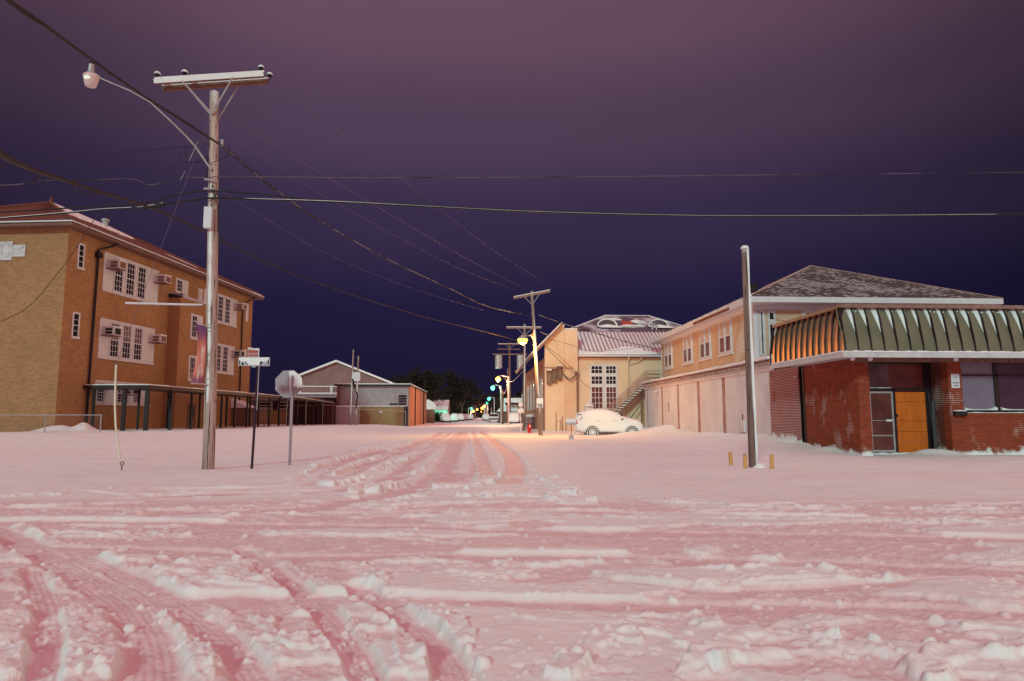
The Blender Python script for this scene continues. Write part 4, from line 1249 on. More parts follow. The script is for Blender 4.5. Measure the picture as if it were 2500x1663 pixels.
house = T('clapboard_house', 'pale clapboard upper storey house with snow dusted hip roof behind the green mansard', 'house', (0, 0, 0))
HX, HY, HXE, HYE, HZ = 15.0, 36.2, 27.8, 55.2, 7.42
t = MB(); t.box(HX, HY, 3.4, HXE, HYE, HZ); t.build('wall', M['clap'], house)
t = MB()
for yy in (HY, HYE - .16): t.box(HX - .03, yy, 4.3, HX, yy + .16, HZ)
t.box(HX - .025, HY + .16, HZ - .28, HX, HYE - .16, HZ - .01)
t.box(HX - .03, HY - .03, 4.3, HX + .22, HY - .003, HZ)
t.box(HX + .22, HY - .025, HZ - .3, HXE, HY - .003, HZ - .01)
t.build('corner_trim', M['white'], house)
hs = FX(HX, -1)
for a in (52.0, 47.0, 43.2, 39.5):
    o = MB(); o.fb(hs, a - .12, a + 2.12, 5.12, 7.26, 0, .035); o.fb(hs, a - .18, a + 2.18, 5.0, 5.12, 0, .10); wo_ = o.build('window', M['white'], house)
    for k in range(2):
        u0 = a + .02 + k * 1.02; u1 = u0 + .94
        s = MB(); s.fb(hs, u0, u0 + .09, 5.16, 7.16, .035, .07); s.fb(hs, u1 - .09, u1, 5.16, 7.16, .035, .07)
        for z in (5.16, 6.12, 7.07): s.fb(hs, u0 + .09, u1 - .09, z, z + .09, .035, .07)
        so = s.build('sash', M['white'], wo_)
        s = MB(); s.fb(hs, u0 + .09, u1 - .09, 5.25, 6.12, .038, .046); s.build('pane', M['glassred'], so)
        s = MB(); s.fb(hs, u0 + .09, u1 - .09, 6.21, 7.07, .038, .046); s.build('pane', M['frost'], so)
hf = FY(HY, -1)
t = MB(); t.fb(hf, 15.25, 15.62, 4.6, 7.1, 0, .05); t.fb(hf, 15.78, 16.2, 4.6, 7.1, 0, .05); fw_ = t.build('window_surround', M['whiteworn'], house)
t = MB(); t.fb(hf, 15.40, 15.46, 4.7, 7.0, .05, .06); t.fb(hf, 15.88, 16.08, 6.6, 6.95, .05, .06); t.fb(hf, 15.88, 16.08, 4.7, 6.3, .05, .06); t.build('pane', M['glass'], fw_)
for a, b_ in ((17.7, 19.9), (21.5, 23.7)):
    t = MB(); t.fb(hf, a, b_, 4.6, 7.15, 0, .05); t.fb(hf, a + .62, a + .85, 4.6, 7.2, .05, .10); fw_ = t.build('window_surround', M['white'], house)
    t = MB(); t.fb(hf, a + .25, a + .55, 6.55, 6.95, .05, .06); t.fb(hf, a + 1.0, b_ - .2, 6.5, 6.9, .05, .06); t.fb(hf, a + .25, a + .55, 4.7, 6.35, .05, .06); t.fb(hf, a + 1.0, b_ - .2, 4.7, 6.3, .05, .06); t.build('pane', M['glass'], fw_)
EX0, EX1, EY0, EY1 = 14.35, 28.35, 35.1, 56.6
t = MB(); t.prism([(EX0 + .05, EY0 + .05), (EX1 - .05, EY0 + .05), (EX1 - .05, EY1), (EX0 + .05, EY1)], 'z', HZ - .02, HZ + .02); t.build('soffit', M['white'], house)
t = MB(); t.box(EX0, EY0, HZ - .05, EX1, EY0 + .05, HZ + .25); t.box(EX0, EY0 + .05, HZ - .05, EX0 + .05, EY1, HZ + .25); t.box(EX1 - .05, EY0 + .05, HZ - .05, EX1, EY1, HZ + .25); t.box(EX0 + .05, EY1 - .05, HZ - .05, EX1 - .05, EY1, HZ + .25); t.build('fascia', M['white'], house)
mx = (EX0 + EX1) / 2; hh_ = (EX1 - EX0) / 2
RA = (mx, EY0 + hh_, 10.95); RB = (mx, EY1 - hh_, 10.95)
c4 = [(EX0, EY0, HZ + .252), (EX1, EY0, HZ + .252), (EX1, EY1, HZ + .252), (EX0, EY1, HZ + .252)]
t = MB(); t.add([c4[0], c4[1], RA], [(0, 1, 2)]); t.build('roof', M['shingle'], house)
t = MB(); t.add([c4[1], c4[2], c4[3], c4[0], RA, RB], [(0, 1, 5, 4), (1, 2, 5), (2, 3, 4, 5)]); t.build('roof', shingle('snowier_shingles', .32), house)
t = MB(); t.tube([c4[0], RA], .05, 6); t.tube([c4[1], RA], .05, 6); t.tube([RA, RB], .05, 6); t.build('ridge_cap', M['woodsnow'], house)
t = MB(); lumpy_strip(t, [(EX0 + .08, EY0, HZ + .26), (EX0 + .08, EY1, HZ + .26)], .16, .07, 5, 60); t.build('eave_snow', M['snow'], house)
t = MB(); t.box(EX0 - .05, 38.0, HZ - .03, EX0, 44.5, HZ + .12); t.build('bare_gutter', plain('rusty_gutter', (.20, .06, .035), .7, var=.5, nscale=6), house)
t = MB(); t.box(15.6, 37.6, 8.4, 15.9, 37.9, 8.9); t.build('roof_vent', M['black'], house)

# outside stair up to the landing at the far end of the row
st = T('outside_stair', 'snowy outdoor timber stair with thin rails rising beside the cream church wall', 'stair', (0, 0, 0))
SA_, SB_ = Vector((10.2, 56.0, .45)), Vector((14.0, 56.0, 4.05))
t = MB()
for yy in (55.75, 56.55): t.beam((SA_.x, yy, SA_.z), (SB_.x, yy, SB_.z), .06, .26)
t.build('stringer', M['wood'], st)
t = MB(); s_ = MB(); N_ = 18
for k in range(N_):
    p = SA_.lerp(SB_, (k + .5) / N_)
    t.box(p.x - .14, 55.72, p.z + .02, p.x + .14, 56.6, p.z + .06); s_.box(p.x - .14, 55.70, p.z + .061, p.x + .13, 56.6, p.z + .13)
t.build('treads', M['wood'], st); s_.build('tread_snow', M['snow'], st)
t = MB(); t.box(14.0, 55.72, 3.95, 15.3, 56.6, 4.05); t.build('landing', M['woodsnow'], st)
t = MB()
for yy in (55.72, 56.58):
    for dz in (.45, .75, 1.05):
        t.tube([(SA_.x, yy, SA_.z + dz), (SB_.x, yy, SB_.z + dz), (15.2, yy, SB_.z + dz)], .025, 6)
    for q_ in (0, .2, .4, .6, .8, 1.0):
        p = SA_.lerp(SB_, q_); t.tube([(p.x, yy, p.z), (p.x, yy, p.z + 1.05)], .025, 6)
t.build('rail', M['bay_brick'], st)
t = MB(); t.beam((13.5, 56.1, 0), (13.5, 56.1, 3.5), .1, .1); t.beam((12.3, 56.1, .8), (13.5, 56.1, 2.4), .06, .08); t.build('brace', M['wood'], st)

# ================================================================== CHURCH with cream stucco
ch = T('stucco_church', 'cream stucco church with snow streaked tile roof and two tall window bays', 'church', (0, 0, 0))
CY = 57.0
t = MB()
t.prism([(5.6, -.5), (7.25, -.5), (7.25, 8.95), (6.95, 8.95), (5.72, 7.62), (5.6, 7.5)], 'y', CY, CY + .5)
t.box(7.25, CY - .35, -.5, 8.32, CY + .5, 8.6)
t.box(8.32, CY + .003, -.5, 18.5, CY + .5, 6.42)
t.build('front_wall', M['stucco'], ch)
t = MB(); t.box(5.62, CY + .5, -.5, 8.3, CY + 24, 6.3); t.build('side_wall', M['dark_brick'], ch)
for k in range(5): window(ch, FX(5.62, -1), CY + 2.5 + 4 * k, CY + 4 + 4 * k, 2.0, 4.6, 3, 5, mat='whiteworn')
# raking roof edge to the left
t = MB(); t.prism([(4.55, 6.30), (5.6, 7.45), (7.0, 8.9), (7.0, 9.12), (4.45, 6.52)], 'y', CY - .5, CY + 24); t.build('raking_roof', M['woodsnow'], ch)
t = MB(); t.prism([(4.45, 6.52), (7.0, 9.12), (7.0, 9.22), (4.42, 6.62)], 'y', CY - .5, CY + 24); t.build('roof_snow', M['snow'], ch)
t = MB(); t.prism([(7.25, 8.6), (8.32, 8.6), (8.32, 8.68), (7.25, 8.68)], 'y', CY - .38, CY + .5); t.prism([(6.93, 8.95), (7.26, 8.95), (7.26, 9.04), (6.93, 9.04)], 'y', CY - .03, CY + .53); t.build('coping', M['snow'], ch)
# tiled lean-to slope over the front wall
TW = 18.8 - 8.32
nT = int(TW / .34)
tl = T('tile_roof', None, None, (8.33, CY - .45, 6.48)); tl.parent = ch
def fnT(u, v):
    return (TW * u, v * 4.0, v * 2.42 + .05 * math.cos(u * 2 * math.pi * nT) + .04 * ((v * 13) % 1))
tr_ = grid_surface(fnT, nT * 5, 26, 'tiles', 'tile_church', tl)
t = MB(); t.box(8.33, CY - .62, 6.30, 18.8, CY - .45, 6.46); t.build('gutter', M['white'], ch)
t = MB(); t.box(8.33, CY - .44, 6.24, 18.8, CY - .003, 6.30); t.build('soffit', M['wood'], ch)
t = MB()
vs = []; n_ = 60; rn = random.Random(4)
for k in range(n_ + 1):
    x = 8.4 + 10.3 * k / n_; top = .30 + (.9 if 14.0 > x > 10 else .35) * (.5 + .5 * math.sin(x * 1.1)) + rn.uniform(-.05, .05)
    f_ = lambda v: (CY - .45 + v * 4.0, 6.48 + v * 2.42)
    a, b_ = f_(0.0), f_(top / 4.0)
    vs += [(x, a[0] - .05, a[1] + .02), (x, a[0] + .02, a[1] + .13), (x, b_[0], b_[1] + .07), (x, b_[0] + .02, b_[1] - .02)]
fs = []
for k in range(n_):
    for j in range(3): fs.append((k * 4 + j, k * 4 + j + 1, k * 4 + 5 + j, k * 4 + 4 + j))
t.add(vs, fs); t.build('slid_snow', M['snow'], ch)
t = MB(); t.tube([(12.65, CY - .5, 6.35), (12.62, CY - .12, 5.9), (12.6, CY - .1, 5.8), (12.6, CY - .1, .3)], .07, 8); t.tube([(13.8, CY - .4, 6.3), (13.5, CY - .15, 5.9), (12.6, CY - .12, 5.65)], .05, 6); t.build('downpipe', M['stucco'], ch)
# tall bays: three stacked lights in each
cf = FY(CY, -1)
for u0, u1 in ((9.5, 10.42), (10.74, 11.58)):
    t = MB(); t.fb(cf, u0 - .13, u1 + .13, 1.85, 5.68, 0, .05); wn_ = t.build('window', M['white'], ch)
    for z0, z1, rw in ((4.92, 5.54, 2), (4.02, 4.68, 2), (1.98, 3.78, 4)):
        s = MB(); s.fb(cf, u0, u1, z0, z1, .05, .058); s.build('pane', M['glass' if rw == 2 else 'glassred'], wn_)
        s = MB()
        for i in range(4): u = u0 + (u1 - u0) * i / 3; s.fb(cf, u - .02, u + .02, z0, z1, .058, .08)
        for j in range(rw + 1): z = z0 + (z1 - z0) * j / rw; s.fb(cf, u0, u1, z - .02, z + .02, .058, .081)
        s.build('glazing_bars', M['white'], wn_)
window(ch, cf, 15.45, 16.2, 4.1, 5.5, 1, 2)
t = MB(); t.lathe([(.45, 0), (.30, .22), (.08, .36)], (8.95 + .3, CY - .3, 2.15), 10); t.box(8.9, CY - .45, 1.3, 9.6, CY - .01, 2.15); t.build('condenser_hood', M['plaster'], ch)
# hip roof of the nave behind, with eyebrow vents
nv = T('hip_roof_nave', None, None); nv.parent = ch
hb = [(7.7, 60.6, 8.9), (20.5, 60.6, 8.9), (20.5, 74, 8.9), (7.7, 74, 8.9)]
ha, hb2 = (12.55, 66, 11.2), (16.75, 66, 11.2)
t = MB(); t.add(hb + [ha, hb2], [(0, 1, 5, 4), (1, 2, 5), (2, 3, 4, 5), (3, 0, 4)]); t.build('nave_roof', M['slate'], nv)
t = MB(); t.box(7.9, 60.8, 5, 20.3, 73.8, 8.9); t.build('nave_wall', M['dark_brick'], nv)
t = MB(); t.tube([hb[0], ha], .09, 6); t.tube([ha, hb2], .05, 6); t.tube([hb2, hb[1]], .06, 6); t.build('ridge_snow', M['snow'], nv)
def roofpt(x, s): return Vector((x, 60.6 + 5.4 * s, 8.9 + 2.3 * s))
for x in (11.9, 16.7):
    c0 = roofpt(x, .33); t = MB()
    pts = [(c0.x + .9 * math.cos(a), c0.y - .25, c0.z + .62 * math.sin(a)) for a in [math.pi * k / 12 for k in range(13)]]
    back_ = [(p[0], p[1] + 1.7, p[2] + .15) for p in pts]
    t.add(pts + back_, [(k, k + 1, 14 + k, 13 + k) for k in range(12)] + [tuple(range(13))])
    ev = t.build('eyebrow_vent', M['slate'], nv)
    t = MB(); t.tube([(p[0], p[1] - .03, p[2]) for p in pts], .07, 6); t.build('vent_rim', M['snow'], ev)
    t = MB(); t.add([(x - 1.0, c0.y - .3, c0.z - .02), (x + 1.1, c0.y - .3, c0.z - .02), (x + 1.3, c0.y - .95, c0.z - .25), (x - .7, c0.y - .9, c0.z - .24), (x, c0.y - .5, c0.z + .12)], [(0, 1, 4), (1, 2, 4), (2, 3, 4), (3, 0, 4)]); t.build('snow_heap', M['snow'], ev)
t = MB(); p = roofpt(13.9, .42); t.hexa([(p.x - .45, p.y - .5, p.z - .35), (p.x + .75, p.y - .5, p.z - .35), (p.x + .65, p.y + .2, p.z + .05), (p.x - .45, p.y + .2, p.z + .05), (p.x - .5, p.y - .55, p.z - .25), (p.x + .7, p.y - .55, p.z - .25), (p.x + .45, p.y + .3, p.z + .40), (p.x - .45, p.y + .3, p.z + .40)]); t.build('roof_hatch', plain('red_hatch', (.42, .07, .04), .6), nv)
t = MB()
for x, s, rx, ry in ((15.0, .55, .9, .35), (14.2, .3, 1.3, .3), (12.9, .72, 1.0, .2)):
    p = roofpt(x, s); t.blob((p.x, p.y, p.z), 1, 2, (rx, ry * 1.6, ry * .75), int(x * 10))
t.build('roof_snow', M['snow'], nv)
t = MB(); t.lathe([(.1, 0), (.1, .5), (.2, .5), (.2, .62)], roofpt(15.9, .12), 8); t.lathe([(.08, 0), (.08, .4), (.16, .4), (.16, .5)], roofpt(16.25, .1), 8); t.build('roof_pipe', M['metal'], nv)
# service mast, looped cables, bracket arm
t = MB(); t.tube([(8.22, CY - .45, .2), (8.22, CY - .45, 4.95), (8.1, CY - .5, 5.05)], .045, 8); t.box(8.1, CY - .52, 4.75, 8.36, CY - .38, 5.0); t.build('service_mast', M['wood'], ch)
b = T('wall_bracket', 'thin horizontal pipe bracket carrying cables before the cream gable wall', 'bracket', (5.4, CY - .6, 5.38))
t = MB(); t.tube([(0, 0, 0), (2.4, 0, -.06)], .035, 6); t.tube([(2.4, 0, -.15), (2.4, 0, .06)], .03, 6); t.tube([(.3, 0, 0), (.3, .6, 0)], .03, 6); t.build('arm', M['wood'], b)
for k, (px_, pz) in enumerate(((5.72, 3.98), (6.15, 4.15), (6.6, 4.35))):
    lb = ['lowest small slatted wall cage nearest the street edge', 'middle small slatted wall cage on the gable wall', 'highest small slatted wall cage beside the cable bracket'][k]
    b = T('slatted_cage', lb, 'cage', (px_, CY - .02, pz), 0, 'slatted cages on the gable wall')
    t = MB()
    for x in (0, .32): t.box(x, -.4, 0, x + .05, -.35, 1.15); t.box(x, -.05, 0, x + .05, 0, 1.15)
    for z in (0, 1.1): t.box(0, -.401, z, .37, 0, z + .05)
    for j in range(5): t.box(.06 + j * .055, -.39, .05, .08 + j * .055, -.37, 1.1)
    t.build('frame', M['wood'], b)
    t = MB(); t.box(-.03, -.42, 1.151, .4, .0, 1.24); t.build('snow_cap', M['snow'], b)

# ================================================================== POLES, SIGNS, LAMPS
def insulator(par, x, y, z, s=1.0):
    t = MB(); t.lathe([(.02, -.12), (.02, -.03), (.06, -.02), (.065, .0), (.035, .02), (.075, .03), (.08, .06), (.045, .11), (.045, .13), (.02, .14)], (x, y, z), 12)
    o = t.build('insulator', M['black'], par)
    t = MB(); t.lathe([(.078, .035), (.084, .065), (.055, .105), (.02, .11)], (x, y, z), 10); t.build('snow_cap', M['snow'], o)
    return o
pole = T('utility_pole', 'tall wooden utility pole with snow lined crossarm and a cloth banner at the near corner', 'utility pole', (-6.91, 18.17, 0))
t = MB(); t.tube([(0, 0, -.4), (-.05, 0, 2.5), (-.16, 0, 5.5), (-.33, 0, 10.15)], [.150, .145, .135, .112], 16); t.build('shaft', M['pole_main'], pole, smooth=True)
# crossarm pair, its right end swung back
ax0, ax1 = Vector((-1.72, -.33, 9.72)), Vector((.98, .37, 10.42))
ax0 = at(385, 208, 17.75) - Vector(pole.location); ax1 = at(649, 190, 18.6) - Vector(pole.location)
off_ = Vector((.0, .36, -.02))
for k, o_ in enumerate((Vector((0, -.17, 0)), Vector((.03, .17, -.02)))):
    t = MB(); t.beam(ax0 + o_, ax1 + o_, .10, .13); a_ = t.build('crossarm', M['wood'], pole)
    t = MB(); t.beam(ax0 + o_ + Vector((0, 0, .085)), ax1 + o_ + Vector((0, 0, .085)), .11, .045)
    if k == 0:
        t.beam(ax0 + o_ + Vector((0, -.056, -.005)), ax1 + o_ + Vector((0, -.056, -.005)), .018, .12)
    t.build('arm_snow', M['snow'], a_)
for k in (0.02, .26, .97):
    p = ax0.lerp(ax1, k); insulator(pole, p.x, p.y - .17 + (.0 if k < .9 else 0), p.z + .17)
p = ax0.lerp(ax1, 1.0); insulator(pole, p.x + .05, p.y + .17, p.z + .13)
t = MB()
mid = ax0.lerp(ax1, .5)
for k in (.25, .71):
    p = ax0.lerp(ax1, k); t.tube([(p.x, p.y - .23, p.z - .05), (-.30, -.17, 9.45)], .022, 6); t.tube([(p.x, p.y + .22, p.z - .07), (-.30, .17, 9.38)], .02, 6)
t.build('brace', M['metal'], pole)
# street lamp arm and luminaire
LP = Vector(pole.location)
armp = [at(x, y, d) - LP for x, y, d in ((516, 414, 18.0), (500, 392, 18.0), (477, 358, 17.9), (452, 330, 17.75), (414, 293, 17.5), (367, 250, 17.3), (316, 221, 17.1), (275, 204, 17.0), (243, 190, 17.0))]
t = MB(); t.tube(armp, [.030, .028, .025, .022, .020, .018, .016, .015, .014], 8); t.build('lamp_arm', M['metal'], pole)
lc = at(222, 196, 17) - LP
lum = T('luminaire', None, None, lc); lum.parent = pole
t = MB(); t.lathe([(.12, .12), (.13, .14), (.11, .18), (.075, .22), (.065, .36), (.06, .42)], (-.01, 0, 0), 14); t.box(-.075, -.03, .16, -.05, .03, .32); t.tube([(.04, 0, .2), (.2, 0, .09)], .03, 6); t.build('lamp_housing', M['metal'], lum)
t = MB(); t.lathe([(.055, .42), (.06, .44), (.05, .50), (.03, .51)], (-.01, 0, 0), 12); t.build('photocell', M['black'], lum)
m = NM('prismatic_lamp_glass')
m.b.inputs['Emission Color'].default_value = (.62, .42, .38, 1)
m.b.inputs['Emission Strength'].default_value = .16
t = MB(); t.lathe([(.10, -.17), (.125, -.16), (.165, .0), (.185, .08), (.18, .12), (.13, .125)], (0, 0, 0), 20); t.build('lamp_glass', m.done((.60, .44, .44), .25, m.bump(m.noise(60, 2), .5)), lum, smooth=True)
t = MB(); t.lathe([(.02, -.05), (.075, -.03), (.08, .02), (.03, .05)], (-.01, -.13, .0), 12); t.build('lamp_bulb', emit('dim_mercury_bulb', (.62, .72, .56), .75), lum)
# equipment box, cables, insulator spool, bands
t = MB(); t.box(-.34, -.27, 6.28, -.14, -.13, 6.85); t.build('cable_box', M['white'], pole)
t = MB()
t.tube([(-.19, -.17, 6.85), (-.2, -.18, 7.0), (-.10, -.19, 7.2), (-.2, -.19, 7.45)], .014, 5); t.tube([(.0, -.15, 6.2), (-.02, -.17, 6.9), (-.2, -.18, 7.5)], .014, 5)
t.tube([(.04, -.12, 5.6), (.05, -.1, 6.6), (-.1, -.17, 7.55)], .010, 5)
t.tube([(-.37, -.16, 8.3), (-.33, -.17, 8.0), (-.36, -.2, 7.6)], .012, 5)
t.build('cable_drop', M['cable'], pole)
t = MB(); t.tube([(-.11, -.19, 7.58), (-.40, -.19, 7.62)], .03, 6); t.tube([(-.11, -.19, 7.36), (-.40, -.19, 7.36)], .03, 6); t.lathe([(.05, -.06), (.03, 0), (.05, .06)], (.02, -.2, 8.65), 10); t.build('cable_clamp', M['metal'], pole)
t = MB()
for z in (2.12, 2.3, 3.55, 3.72): t.lathe([(.146, -.01), (.152, 0), (.146, .012)], (-.045 - (z > 3) * .045, 0, z), 16)
t.build('steel_band', M['metal'], pole)
# loops of slack wire beside the pole
t = MB(); c_ = at(470, 378, 18) - LP
t.tube([c_ + Vector((.36 * math.cos(a * .36), 0, .20 * math.sin(a * .36))) for a in range(8, 18)], .008, 4); t.tube([c_ + Vector((-.15 + .0, 0, .25)), c_ + Vector((-.22, 0, 0)), c_ + Vector((.0, 0, -.2)), c_ + Vector((.5, 0, -.22)), c_ + Vector((.95, 0, -.02)), c_ + Vector((.9, .1, .3))], .008, 4)
t.build('slack_wire', M['cable'], pole)
# horizontal white arm
bp = at(493, 744, 18.1); bq = at(307, 740, 18.3)
b = T('banner_arm', 'thin white horizontal pipe arm sticking out left from the utility pole', 'pipe arm', bp)
t = MB(); t.tube([(.02, 0, 0), (-.25, .01, .0), tuple(bq - bp)], [.022, .028, .03], 8); t.build('pipe', M['white'], b)
t = MB(); t.tube([(.04, 0, .05), (-.3, 0, .17), (-1.05, .03, .38)], .008, 4); t.tube([tuple(bq - bp), tuple(Vector(bq - bp) + Vector((-.02, 0, -.25)))], .005, 4); t.build('guy', M['wiregrey'], b)
# banner cloth hung between two short arms
m = NM('printed_banner_cloth')
sp = m.n('ShaderNodeSeparateXYZ'); m.l(m.co.outputs['Object'], sp.inputs[0])
zz = m.math('DIVIDE', m.math('MULTIPLY', sp.outputs[2], -1.0), 1.45)
c = m.ramp(zz, [(0.0, (.18, .055, .16)), (.13, (.26, .07, .14)), (.30, (.60, .17, .12)), (.52, (.66, .24, .20)), (.8, (.62, .18, .14)), (.93, (.22, .06, .14)), (1.0, (.60, .20, .17))])
k = m.step(m.noise(4.0, 5, stretch=(1, 1, .35)), .55, .66)
c = m.mix(m.math('MULTIPLY', k, m.step(zz, .25, .4)), c, (.62, .50, .46))
M['banner'] = m.done(c, .8)
ba = at(506, 803, 18.0)
bn = T('street_banner', 'narrow red and purple cloth banner tied to the left side of the wooden utility pole', 'banner', ba)
NB = 18
vs = []
dir_ = Vector((-.27, -.10, 0))
for j in range(NB + 1):
    v = j / NB; pin = 1 - .32 * math.sin(math.pi * min(1, v * 1.02)) ** .8
    for i in range(9):
        u = i / 8
        uu = (u * pin)
        p = dir_ * uu + Vector((0.10, 0, 0)) * math.sin(u * 7 + v * 4) * .25 + Vector((0, 0, .17 * u * (1 - v) - v * 1.44 + .02 * math.sin(u * 5)))
        vs.append(tuple(p + Vector((-.03, 0, 0))))
fs = [(j * 9 + i, j * 9 + i + 1, j * 9 + 10 + i, j * 9 + 9 + i) for j in range(NB) for i in range(8)]
t = MB(); t.add(vs, fs); cl = t.build('cloth', M['banner'], bn, smooth=True)
sd_ = cl.modifiers.new('thickness', 'SOLIDIFY'); sd_.thickness = .006
t = MB(); t.tube([(.08, 0, .02), tuple(dir_ * 1.1 + Vector((0, 0, .20)))], .014, 6); t.tube([(.08, 0, -1.45), tuple(dir_ * 1.1 + Vector((0, 0, -1.42)))], .014, 6); t.build('banner_rod', M['metal'], bn)

# guy wire with its yellow guard
gw = T('guy_wire', 'anchor wire in a pale yellow plastic guard rising from the snow left of the pole', 'guy wire', (*gnd(297, 1146), 0))
g0 = Vector(gw.location)
pts = [at(x, y, d) - g0 for x, y, d in ((283.5, 891, 17.6), (282, 930, 17.58), (280.5, 985, 17.52), (282.5, 1040, 17.48), (289, 1095, 17.45), (294, 1122, 17.45))]
t = MB(); t.tube(pts, .025, 8); t.build('guard', M['guard'], gw)
t = MB(); t.tube([pts[0], at(455, 441, 17.9) - g0], .006, 4); t.tube([at(440, 441, 17.9) - g0, at(452, 418, 17.9) - g0], .010, 5); t.tube([at(462, 394, 17.95) - g0, at(484, 345, 18.0) - g0], .015, 5); t.tube([at(455, 441, 17.9) - g0, at(519, 277, 18.1) - g0], .006, 4); t.build('wire', M['wiregrey'], gw)
t = MB(); t.tube([(.0, 0, -.1), (.0, 0, .10)], .014, 6); t.tube([(.045 * math.cos(a * .63), 0, .145 + .05 * math.sin(a * .63)) for a in range(11)], .013, 6); t.build('anchor_eye', M['wood'], gw)

# street name sign
sx, sy = gnd(614, 1144)
ss = T('street_name_sign', 'black post with a snow plastered street name blade and small red square sign', 'street sign', (sx, sy, 0))
t = MB(); t.tube([(0, 0, -.3), (.07, 0, 2.78)], .034, 8); t.build('post', plain('dark_plum_post', (.035, .012, .026), .5), ss)
t = MB(); t.tube([(.085, -.035, 1.5), (.10, -.035, 2.72)], .006, 4); t.build('post_snow', M['snow'], ss)
bc = at(620.5, 883, sy - .04) - Vector((sx, sy, 0))
t = MB(); t.box(bc.x - .405, bc.y - .006, bc.z - .115, bc.x + .405, bc.y + .006, bc.z + .115); bl = t.build('blade', M['white'], ss, bevel=.02)
t = MB(); t.box(bc.x - .385, bc.y - .0105, bc.z - .098, bc.x + .385, bc.y - .0065, bc.z + .098); t.build('blade_field', plain('navy_sign_face', (.012, .008, .035), .4), bl)
def lettering(txt, x, y, z, size, mat, par, name='lettering', bold=.012):
    c_ = bpy.data.curves.new(name, 'FONT'); c_.body = txt; c_.size = size; c_.extrude = .002; c_.offset = bold; c_.align_x = 'LEFT'
    c_.materials.append(mat)
    tmp = bpy.data.objects.new(name, c_); me = bpy.data.meshes.new_from_object(tmp); bpy.data.objects.remove(tmp)
    o = bpy.data.objects.new(name, me); C.objects.link(o); o.location = (x, y, z); o.rotation_euler = (math.pi / 2, 0, 0); o.parent = par
    return o
lettering('Fou', bc.x - .36, bc.y - .014, bc.z - .082, .20, M['white'], bl, bold=.006)
lettering('St', bc.x + .20, bc.y - .014, bc.z - .082, .20, M['white'], bl, bold=.006)
t = MB()   # snow: covers upper half and the middle of the blade
tp, bt_ = bc.z + .105, bc.z - .10
outl = [(-.395, tp), (.395, tp), (.385, bc.z + .05), (.34, bc.z + .02), (.30, bc.z - .005), (.22, bc.z + .005), (.17, bc.z - .0), (.155, bc.z - .03), (.155, bt_), (-.13, bt_), (-.15, bc.z - .04), (-.18, bc.z - .01), (-.28, bc.z + .0), (-.34, bc.z + .01), (-.38, bc.z + .04)]
t.prism([(bc.x + a, b_) for a, b_ in outl], 'y', bc.y - .034, bc.y - .0166); t.build('blade_snow', M['snow'], bl)
t = MB(); t.box(bc.x - .05, bc.y - .02, bc.z - .15, bc.x + .04, bc.y + .02, bc.z - .118); t.build('bracket', M['metal'], ss)
tcx = at(619, 861, sy - .04) - Vector((sx, sy, 0))
t = MB(); k_ = .09
a_ = [(-.148, -.10), (.148, -.118), (.148, .085), (-.148, .118)]
t.prism([(tcx.x + a, tcx.z + b_) for a, b_ in a_], 'y', tcx.y - .006, tcx.y + .006); tsg = t.build('square_sign', M['white'], ss, bevel=.012)
t = MB()
for (xa, za, xb, zb, w_) in ((-.115, .07, -.115, -.075, .035), (-.12, .065, .118, .035, .028), (.108, .045, .108, -.085, .024), (-.12, -.075, .118, -.092, .022)): t.beam((tcx.x + xa, tcx.y - .009, tcx.z + za), (tcx.x + xb, tcx.y - .009, tcx.z + zb), .004 if abs(xa - xb) < .01 and False else .004, w_) if abs(xb - xa) > .01 else t.box(tcx.x + xa - w_ / 2, tcx.y - .011, tcx.z + zb, tcx.x + xa + w_ / 2, tcx.y - .0065, tcx.z + za)
t.build('red_border', plain('dull_red_sign_paint', (.42, .06, .05), .5), tsg)
t = MB()
t.prism([(tcx.x - .10, tcx.z - .08), (tcx.x + .10, tcx.z - .09), (tcx.x + .10, tcx.z + .04), (tcx.x - .10, tcx.z + .062)], 'y', tcx.y - .0085, tcx.y - .0065); t.build('red_field', plain('faint_red', (.40, .075, .065), .5), tsg)
lettering('Avenue D', tcx.x - .098, tcx.y - .013, tcx.z - .045, .048, M['white'], tsg, bold=.0012)
t = MB(); lumpy_strip(t, [(tcx.x - .148, tcx.y, tcx.z + .119), (tcx.x + .148, tcx.y, tcx.z + .086)], .03, .02, 3, 6); t.build('sign_snow', M['snow'], tsg)

# stop sign seen from behind
qx, qy = gnd(707, 1134)
sg = T('stop_sign', 'octagonal stop sign seen from its bare grey back, snow stuck to one half', 'stop sign', (qx, qy, 0))
t = MB(); t.box(-.035, -.014, -.3, .035, -.010, 2.5); t.box(-.035, -.010, -.3, -.026, .02, 2.5); t.box(.026, -.010, -.3, .035, .02, 2.5); t.build('post', M['signback'], sg)
oc = at(705, 937.5, qy + .03) - Vector((qx, qy, 0))
r_ = .405
t = MB(); tilt = .05; pts = [(oc.x + r_ * math.cos(math.pi / 8 + k * math.pi / 4 + tilt), oc.z + r_ * 1.03 * math.sin(math.pi / 8 + k * math.pi / 4 + tilt)) for k in range(8)]
t.prism(pts, 'y', .022, .026); pl = t.build('plate', M['signback'], sg)
t = MB(); t.prism([(oc.x + (a - oc.x) * .999, oc.z + (b_ - oc.z) * .999) for a, b_ in pts], 'y', .0262, .0285); t.build('face', M['red'], pl)
t = MB(); sn = [(.002, .36), (.15, .37), (.36, .18), (.39, -.02), (.37, -.12), (.33, -.08), (.27, -.13), (.22, -.05), (.15, -.10), (.10, -.16), (.07, -.24), (.045, -.30), (.04, -.1)]
t.prism([(oc.x + a, oc.z + b_) for a, b_ in sn], 'y', -.002, .0215); t.build('stuck_snow', M['snow'], pl)

